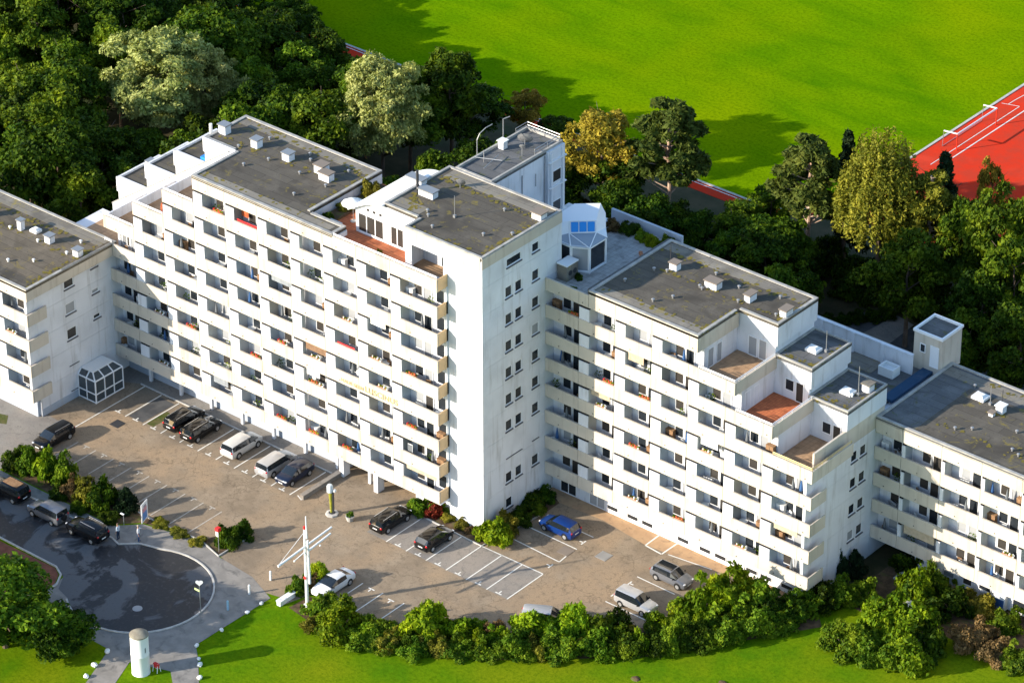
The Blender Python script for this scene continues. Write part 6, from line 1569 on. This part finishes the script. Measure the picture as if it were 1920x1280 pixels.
SHRUBS=[
 ('bright', 0.1, -20.08, 2.1, 3.3, 'big bright green bush beside the mast, first of the row along the lawn'),
 ('olive', -2.0, -20.86, 1.1, 1.2, 'low olive bush at the kerb just right of the mast foot'),
 ('mid', 3.41, -19.75, 1.5, 1.8, 'mid green bush second in the row along the lawn edge'),
 ('mid', 5.39, -18.83, 1.4, 1.7, 'bush below the empty stall left of the tall round bush'),
 ('bright', 6.54, -15.68, 2.0, 4.1, 'tall round bush with upright leaves standing clear of the row'),
 ('mid', 7.28, -18.18, 1.3, 1.4, 'low bush in front of the tall round bush'),
 ('olive', 9.09, -16.66, 1.1, 1.8, 'yellowish bush right of the tall round bush'),
 ('bright', 9.34, -13.64, 1.7, 2.4, 'round pale green bush between tall bush and long hedge mass'),
 ('mid', 10.6, -15.85, 1.3, 1.4, 'low leafy bush in front of the round pale green bush'),
 ('mid', 12.34, -14.32, 1.4, 1.7, 'bush left of the reddish twiggy one at lawn edge'),
 ('red', 11.2, -12.02, 1.0, 2.0, 'small reddish brown bush at back of the row'),
 ('mid', 14.0, -12.47, 1.7, 2.6, 'broad bush starting the long hedge mass'),
 ('bright', 14.03, -9.58, 1.9, 3.0, 'bright bush in front of the hidden silver roof'),
 ('mid', 16.88, -10.5, 1.7, 2.4, 'leafy front bush in middle of the hedge mass'),
 ('bright', 16.5, -7.45, 2.0, 3.6, 'tall bush just right of the hidden silver roof'),
 ('mid', 19.19, -8.2, 1.9, 2.8, 'front bush below the silver compact SUV'),
 ('dark', 19.03, -5.76, 1.9, 3.2, 'dark bush in the hedge mass left of the silver compact SUV'),
 ('dark', 21.41, -6.14, 1.7, 2.4, 'dark green bush right end of the dense hedge mass'),
 ('bright', 22.32, -5.39, 0.8, 2.3, 'narrow light green shrub alone against dark hedge'),
 ('dark', 23.25, -4.48, 1.4, 2.2, 'dark low bush below the silver compact SUV nose'),
 ('mid', 24.22, -3.15, 1.3, 2.9, 'upright bush right of the silver compact SUV'),
 ('dark', 25.12, -1.82, 1.5, 2.6, 'dark bush in the middle of the right hedge'),
 ('bright', 21.53, -1.74, 1.2, 2.0, 'yellow green bush touching the silver compact SUV bonnet'),
 ('bright', 22.27, 1.12, 1.6, 2.6, 'bright bush touching the grey hatchback bonnet'),
 ('bright', 23.62, 2.2, 1.9, 4.2, 'tall bright bush below the wing ground floor'),
 ('bright', 24.5, 4.77, 2.2, 4.4, 'largest bright bush with domed top by the stepped wing'),
 ('mid', 26.34, 0.41, 1.7, 2.8, 'bush at lawn edge below the largest bright bush'),
 ('mid', 27.46, 3.19, 1.8, 3.0, 'leafy bush at lawn edge right of the largest one'),
 ('mid', 26.63, 6.26, 1.9, 3.4, 'green bush against the wing ground floor windows'),
 ('dark', 28.71, 6.22, 1.7, 2.8, 'dark bush before the wing front corner'),
 ('mid', 29.73, 8.02, 1.6, 2.4, 'bush directly below the wing front corner'),
 ('mid', 29.49, 4.41, 1.3, 1.8, 'low bush at the lawn edge before the wing corner'),
 ('dark', 30.64, 10.36, 1.6, 2.6, 'dark bush right of the wing front corner'),
 ('mid', 31.48, 12.03, 1.5, 2.5, 'green bush before the wing end wall'),
 ('conifer', 28.83, 14.94, 1.2, 4.2, 'dark pointed conifer against the wing end wall'),
 ('conifer', 29.72, 16.31, 1.3, 2.8, 'dark rounded conifer in the corner between the wings'),
 ('mid', 32.75, 13.52, 1.4, 2.2, 'bush left of the white car behind the shrubs'),
 ('mid', 36.07, 6.36, 2.0, 3.0, 'rounded left bush of the clump standing in the lawn'),
 ('mid', 38.5, 6.92, 2.1, 3.2, 'front left bush of the clump standing in the lawn'),
 ('bright', 41.08, 8.02, 2.3, 3.9, 'front right bush of the clump standing in the lawn'),
 ('bright', 36.66, 10.36, 1.9, 3.2, 'rear left bush of the clump standing in the lawn'),
 ('bright', 38.73, 11.83, 2.2, 4.0, 'rear tall bush of the clump standing in the lawn'),
 ('dark', 41.82, 10.41, 1.8, 3.2, 'shaded right bush of the clump standing in the lawn'),
 ('bright', 36.4, 16.18, 1.6, 3.6, 'light green bush right of the white car'),
 ('mid', 36.95, 18.41, 1.2, 3.0, 'upright bush before the right wing entrance'),
 ('dark', 32.86, 19.99, 1.3, 2.0, 'dark bush in the shade below the right wing'),
 ('dark', 36.15, 21.53, 1.2, 1.8, 'dark bush against the right wing ground floor'),
 ('bright', 37.77, 20.88, 0.8, 1.5, 'light green bush beside the sandy patch'),
 ('dark', 40.11, 16.87, 1.9, 2.6, 'dark dense bush below the sandy patch'),
 ('olive', 41.83, 18.55, 1.6, 2.0, 'olive bush below the blue covered chair'),
 ('red', 44.35, 13.95, 1.7, 2.6, 'dry brown twiggy bush at right of the lawn clump'),
 ('red', 46.97, 13.37, 1.5, 2.2, 'second dry brown bush lower right'),
 ('mid', 48.74, 13.62, 1.5, 2.2, 'green bush in the bottom right corner'),
 ('mid', 45.03, 17.53, 1.6, 2.4, 'green bush near the right edge by the blue tarp'),
 ('bright', 43.83, 21.96, 1.2, 2.6, 'yellow green bush at the right picture edge'),
 ('dark', -40.83, -19.54, 1.4, 2.4, 'dark bush at the left end of the street hedge'),
 ('mid', -39.4, -19.28, 1.3, 3.0, 'green bush behind the front black wagon'),
 ('bright', -37.53, -18.82, 1.4, 3.3, 'pale leafy tall bush in the street hedge'),
 ('mid', -35.54, -18.35, 1.4, 3.2, 'green bush below the first empty stall'),
 ('red', -33.51, -19.36, 1.0, 1.9, 'orange leaved bush in the street hedge'),
 ('olive', -31.74, -19.36, 1.3, 2.4, 'yellow green bush in the middle of the street hedge'),
 ('dark', -29.88, -18.79, 1.5, 3.2, 'tall dark bush in the street hedge above the black SUV'),
 ('conifer', -28.01, -17.91, 1.4, 2.6, 'dark bush at the right end of the street hedge'),
 ('dark', -34.17, -20.58, 0.9, 1.0, 'low dark bush at the pavement above the silver SUV'),
 ('dark', -31.0, -20.83, 0.9, 1.1, 'low bush at the pavement between silver and black SUV'),
 ('dark', -27.68, -20.37, 0.9, 1.2, 'low dark bush behind the black SUV'),
 ('dark', -16.96, -16.08, 1.2, 2.1, 'dark bush on the kerbed island by the red white sign'),
 ('dark', -16.7, -14.74, 1.2, 1.7, 'lower bush on the corner of the kerbed island'),
 ('olive', -23.75, -17.78, 0.8, 0.6, 'low weedy shrub at left of the strip edging the car park'),
 ('olive', -21.34, -17.82, 0.8, 0.6, 'low weedy shrub in the middle of the strip edging the car park'),
 ('olive', -19.02, -17.8, 0.8, 0.6, 'low weedy shrub at right of the strip edging the car park'),
 ('mid', -6.76, -17.59, 1.1, 2.0, 'green bush left of the mast'),
 ('red', -6.35, -16.78, 0.9, 1.8, 'autumn leaved bush right behind the mast foot'),
 ('bright', -6.25, -15.32, 1.0, 2.3, 'bright upright bush between mast and white saloon'),
 ('bright', 1.68, -0.4, 1.5, 2.4, 'bright green bush at the tower corner'),
 ('olive', 1.39, 1.76, 1.3, 2.2, 'yellow flowering bush at the tower side'),
 ('dark', 1.47, 3.42, 1.2, 1.6, 'dark bush third along the tower side wall'),
 ('dark', 0.97, 5.95, 1.3, 1.5, 'dark bush in the shade fourth along the tower side wall'),
 ('dark', 0.77, 7.9, 1.1, 1.3, 'dark bush in the inner corner between tower and wing'),
 ('mid', -6.8, -0.82, 1.3, 1.6, 'rounded green bush under the lowest main balconies'),
 ('crimson', -5.44, -0.52, 0.9, 1.7, 'dark red leaved shrub under the lowest main balconies'),
 ('dark', -4.99, 0.23, 0.8, 0.9, 'small dark bush between red shrub and the tower'),
 ('olive', -3.91, -0.43, 0.6, 0.7, 'tiny bush at the foot of the tower front'),
 ('olive', -2.29, -0.37, 0.7, 0.8, 'second tiny bush at the foot of the tower front'),
 ('red', -1.23, -0.57, 0.5, 0.5, 'orange cushion plant at the foot of the tower front'),
 ('olive', -0.52, -0.44, 0.5, 0.5, 'yellow cushion plant near the tower corner'),
]
HEDGE=[('bright', -3.32, -18.57, 1.33, 1.14), ('mid', -2.65, -18.97, 1.06, 2.02), ('mid', -1.84, -18.6, 1.41, 2.19), ('olive', 0.37, -19.82, 1.19, 2.07), ('mid', 0.12, -18.6, 0.86, 1.61), ('bright', 2.38, -19.13, 1.36, 1.63), ('mid', 2.7, -19.39, 1.36, 1.22), ('mid', 2.64, -17.91, 1.44, 1.68), ('olive', 5.29, -18.62, 1.25, 1.94), ('mid', 5.09, -16.91, 1.24, 1.39), ('mid', 6.45, -17.63, 0.86, 2.16), ('mid', 7.68, -17.45, 0.99, 1.96), ('olive', 8.23, -16.81, 0.95, 2.14), ('mid', 9.6, -16.46, 0.81, 1.5), ('dark', 9.77, -14.77, 1.06, 1.73), ('bright', 10.0, -14.46, 0.84, 1.61), ('bright', 11.58, -14.15, 0.97, 2.28), ('bright', 12.13, -13.04, 1.11, 2.1), ('bright', 13.01, -12.72, 1.01, 2.08), ('mid', 14.3, -12.54, 0.99, 1.69), ('mid', 14.96, -12.03, 1.18, 1.4), ('olive', 15.69, -11.35, 1.12, 2.21), ('bright', 15.72, -10.67, 1.23, 1.42), ('mid', 16.54, -9.77, 1.3, 1.7), ('dark', 17.41, -9.04, 1.26, 2.26), ('olive', 18.49, -8.37, 0.99, 1.88), ('mid', 18.79, -7.08, 1.46, 1.45), ('mid', 19.2, -7.54, 0.93, 1.83), ('dark', 20.04, -6.14, 1.05, 2.23), ('mid', 21.73, -6.26, 0.91, 1.42), ('olive', 20.82, -4.87, 1.14, 1.66), ('mid', 22.12, -4.82, 1.28, 1.39), ('mid', 23.34, -4.47, 0.87, 1.23), ('mid', 23.61, -2.75, 1.24, 1.94), ('mid', 23.41, -1.75, 0.91, 1.86), ('mid', 24.13, -0.89, 1.12, 1.93), ('mid', 26.06, -0.96, 1.44, 1.63), ('dark', 26.27, 0.31, 1.13, 1.8), ('dark', 27.07, 0.89, 1.0, 2.23), ('dark', 26.43, 2.08, 0.99, 1.67), ('mid', 27.78, 2.39, 0.86, 2.08), ('mid', 28.17, 3.67, 1.32, 1.5), ('mid', 27.8, 4.72, 1.34, 2.24), ('mid', 29.48, 5.08, 0.91, 1.91), ('mid', 30.12, 5.31, 1.15, 1.19), ('mid', 29.94, 6.53, 0.93, 1.95)]
SHRUBS += [(k,x,y,r,h,"%s filler bush of the dense hedge between car park and lawn" % {"mid":"mid green","dark":"dark","bright":"bright green","olive":"olive"}[k]) for k,x,y,r,h in HEDGE]

for kind,x,y,r,h,label in SHRUBS:
    T = thing('shrub', (x,y,0), label, 'shrub', 'filler bushes of the hedge' if 'filler' in label else None, rv.uniform(0,6.28)); T.scale = (r*1.18,r*1.18,h*1.12/1.25)
    put('stems', STEM, T)
    me = CONI if kind == 'conifer' else SHR[2] if kind in ('bright',) and rv.random()<.5 else SHR[rv.choice([0,1,3,4])]
    c = put('foliage', me, T)
    c.material_slots[0].link = 'OBJECT'; c.material_slots[0].material = M['l_spruce' if kind == 'conifer' else 'l_'+kind]
# shrubs on the roof terrace and in the yard
for x,y,r,h,kind,lab,z in ((-1.6,20.6,.9,1.3,'red','brownish shrub in the roof terrace bed',22.3),(0.0,21.0,1.0,1.4,'dark','dark shrub in the middle of the roof terrace bed',22.3),(1.6,20.9,.8,1.2,'mid','green shrub in the roof terrace bed',22.3),(3.0,20.6,.8,1.3,'bright','bright shrub at the right end of the roof terrace bed',22.3),(4.2,21.4,.9,1.4,'mid','shrub behind the roof edge at the terrace bed',22.3),
    (2.6,9.6,.5,.5,'mid','small plant on the terrace by the parapet',22.33),(1.7,11.5,.45,.7,'dark','small plant beside the air conditioner',22.33),(-19.9,4.2,.8,1.0,'olive','bushy plant in the penthouse terrace bed',25.0),(-19.8,7.6,1.1,2.2,'olive','small yellow green tree on the penthouse terrace',25.0),(-19.9,1.9,.6,.7,'dark','low plant at the front of the penthouse terrace bed',25.0),(-12.2,0.2,.4,.7,'olive','potted shrub on the red penthouse terrace',24.8)):
    T = thing('shrub', (x,y,z), lab, 'shrub', None, rv.uniform(0,6.28)); T.scale = (r,r,h/1.25); put('stems', STEM, T); c = put('foliage', SHR[rv.choice([0,1,2])], T); c.material_slots[0].link='OBJECT'; c.material_slots[0].material = M['l_'+kind]
for i in range(7):
    x = 0.6+i*0.95; y = 47.6+i*1.25
    T = thing('hedge_bush', (x,y,0), 'clipped dark hedge bush in the shaded rear yard', 'hedge', 'hedge in the rear yard', rv.uniform(0,6.28)); T.scale = (1.1,1.1,1.1); put('stems', STEM, T); c = put('foliage', SHR[i%2], T); c.material_slots[0].link='OBJECT'; c.material_slots[0].material = M['l_dark']
ru = random.Random(31)
for i in range(46):
    x = ru.uniform(-12,24); y = ru.uniform(56.2,61.5)
    r = ru.uniform(1.5,2.6)
    T = thing('shrub', (x,y,0), 'dark undergrowth shrub beneath the trees along the running track', 'shrub', 'undergrowth along the running track', ru.uniform(0,6.28)); T.scale = (r,r,ru.uniform(1.6,3.0)); put('stems', STEM, T); c = put('foliage', SHR[i%2], T); c.material_slots[0].link='OBJECT'; c.material_slots[0].material = M['l_dark']

for o in scene.objects:
    if '_base' in o: del o['_base']
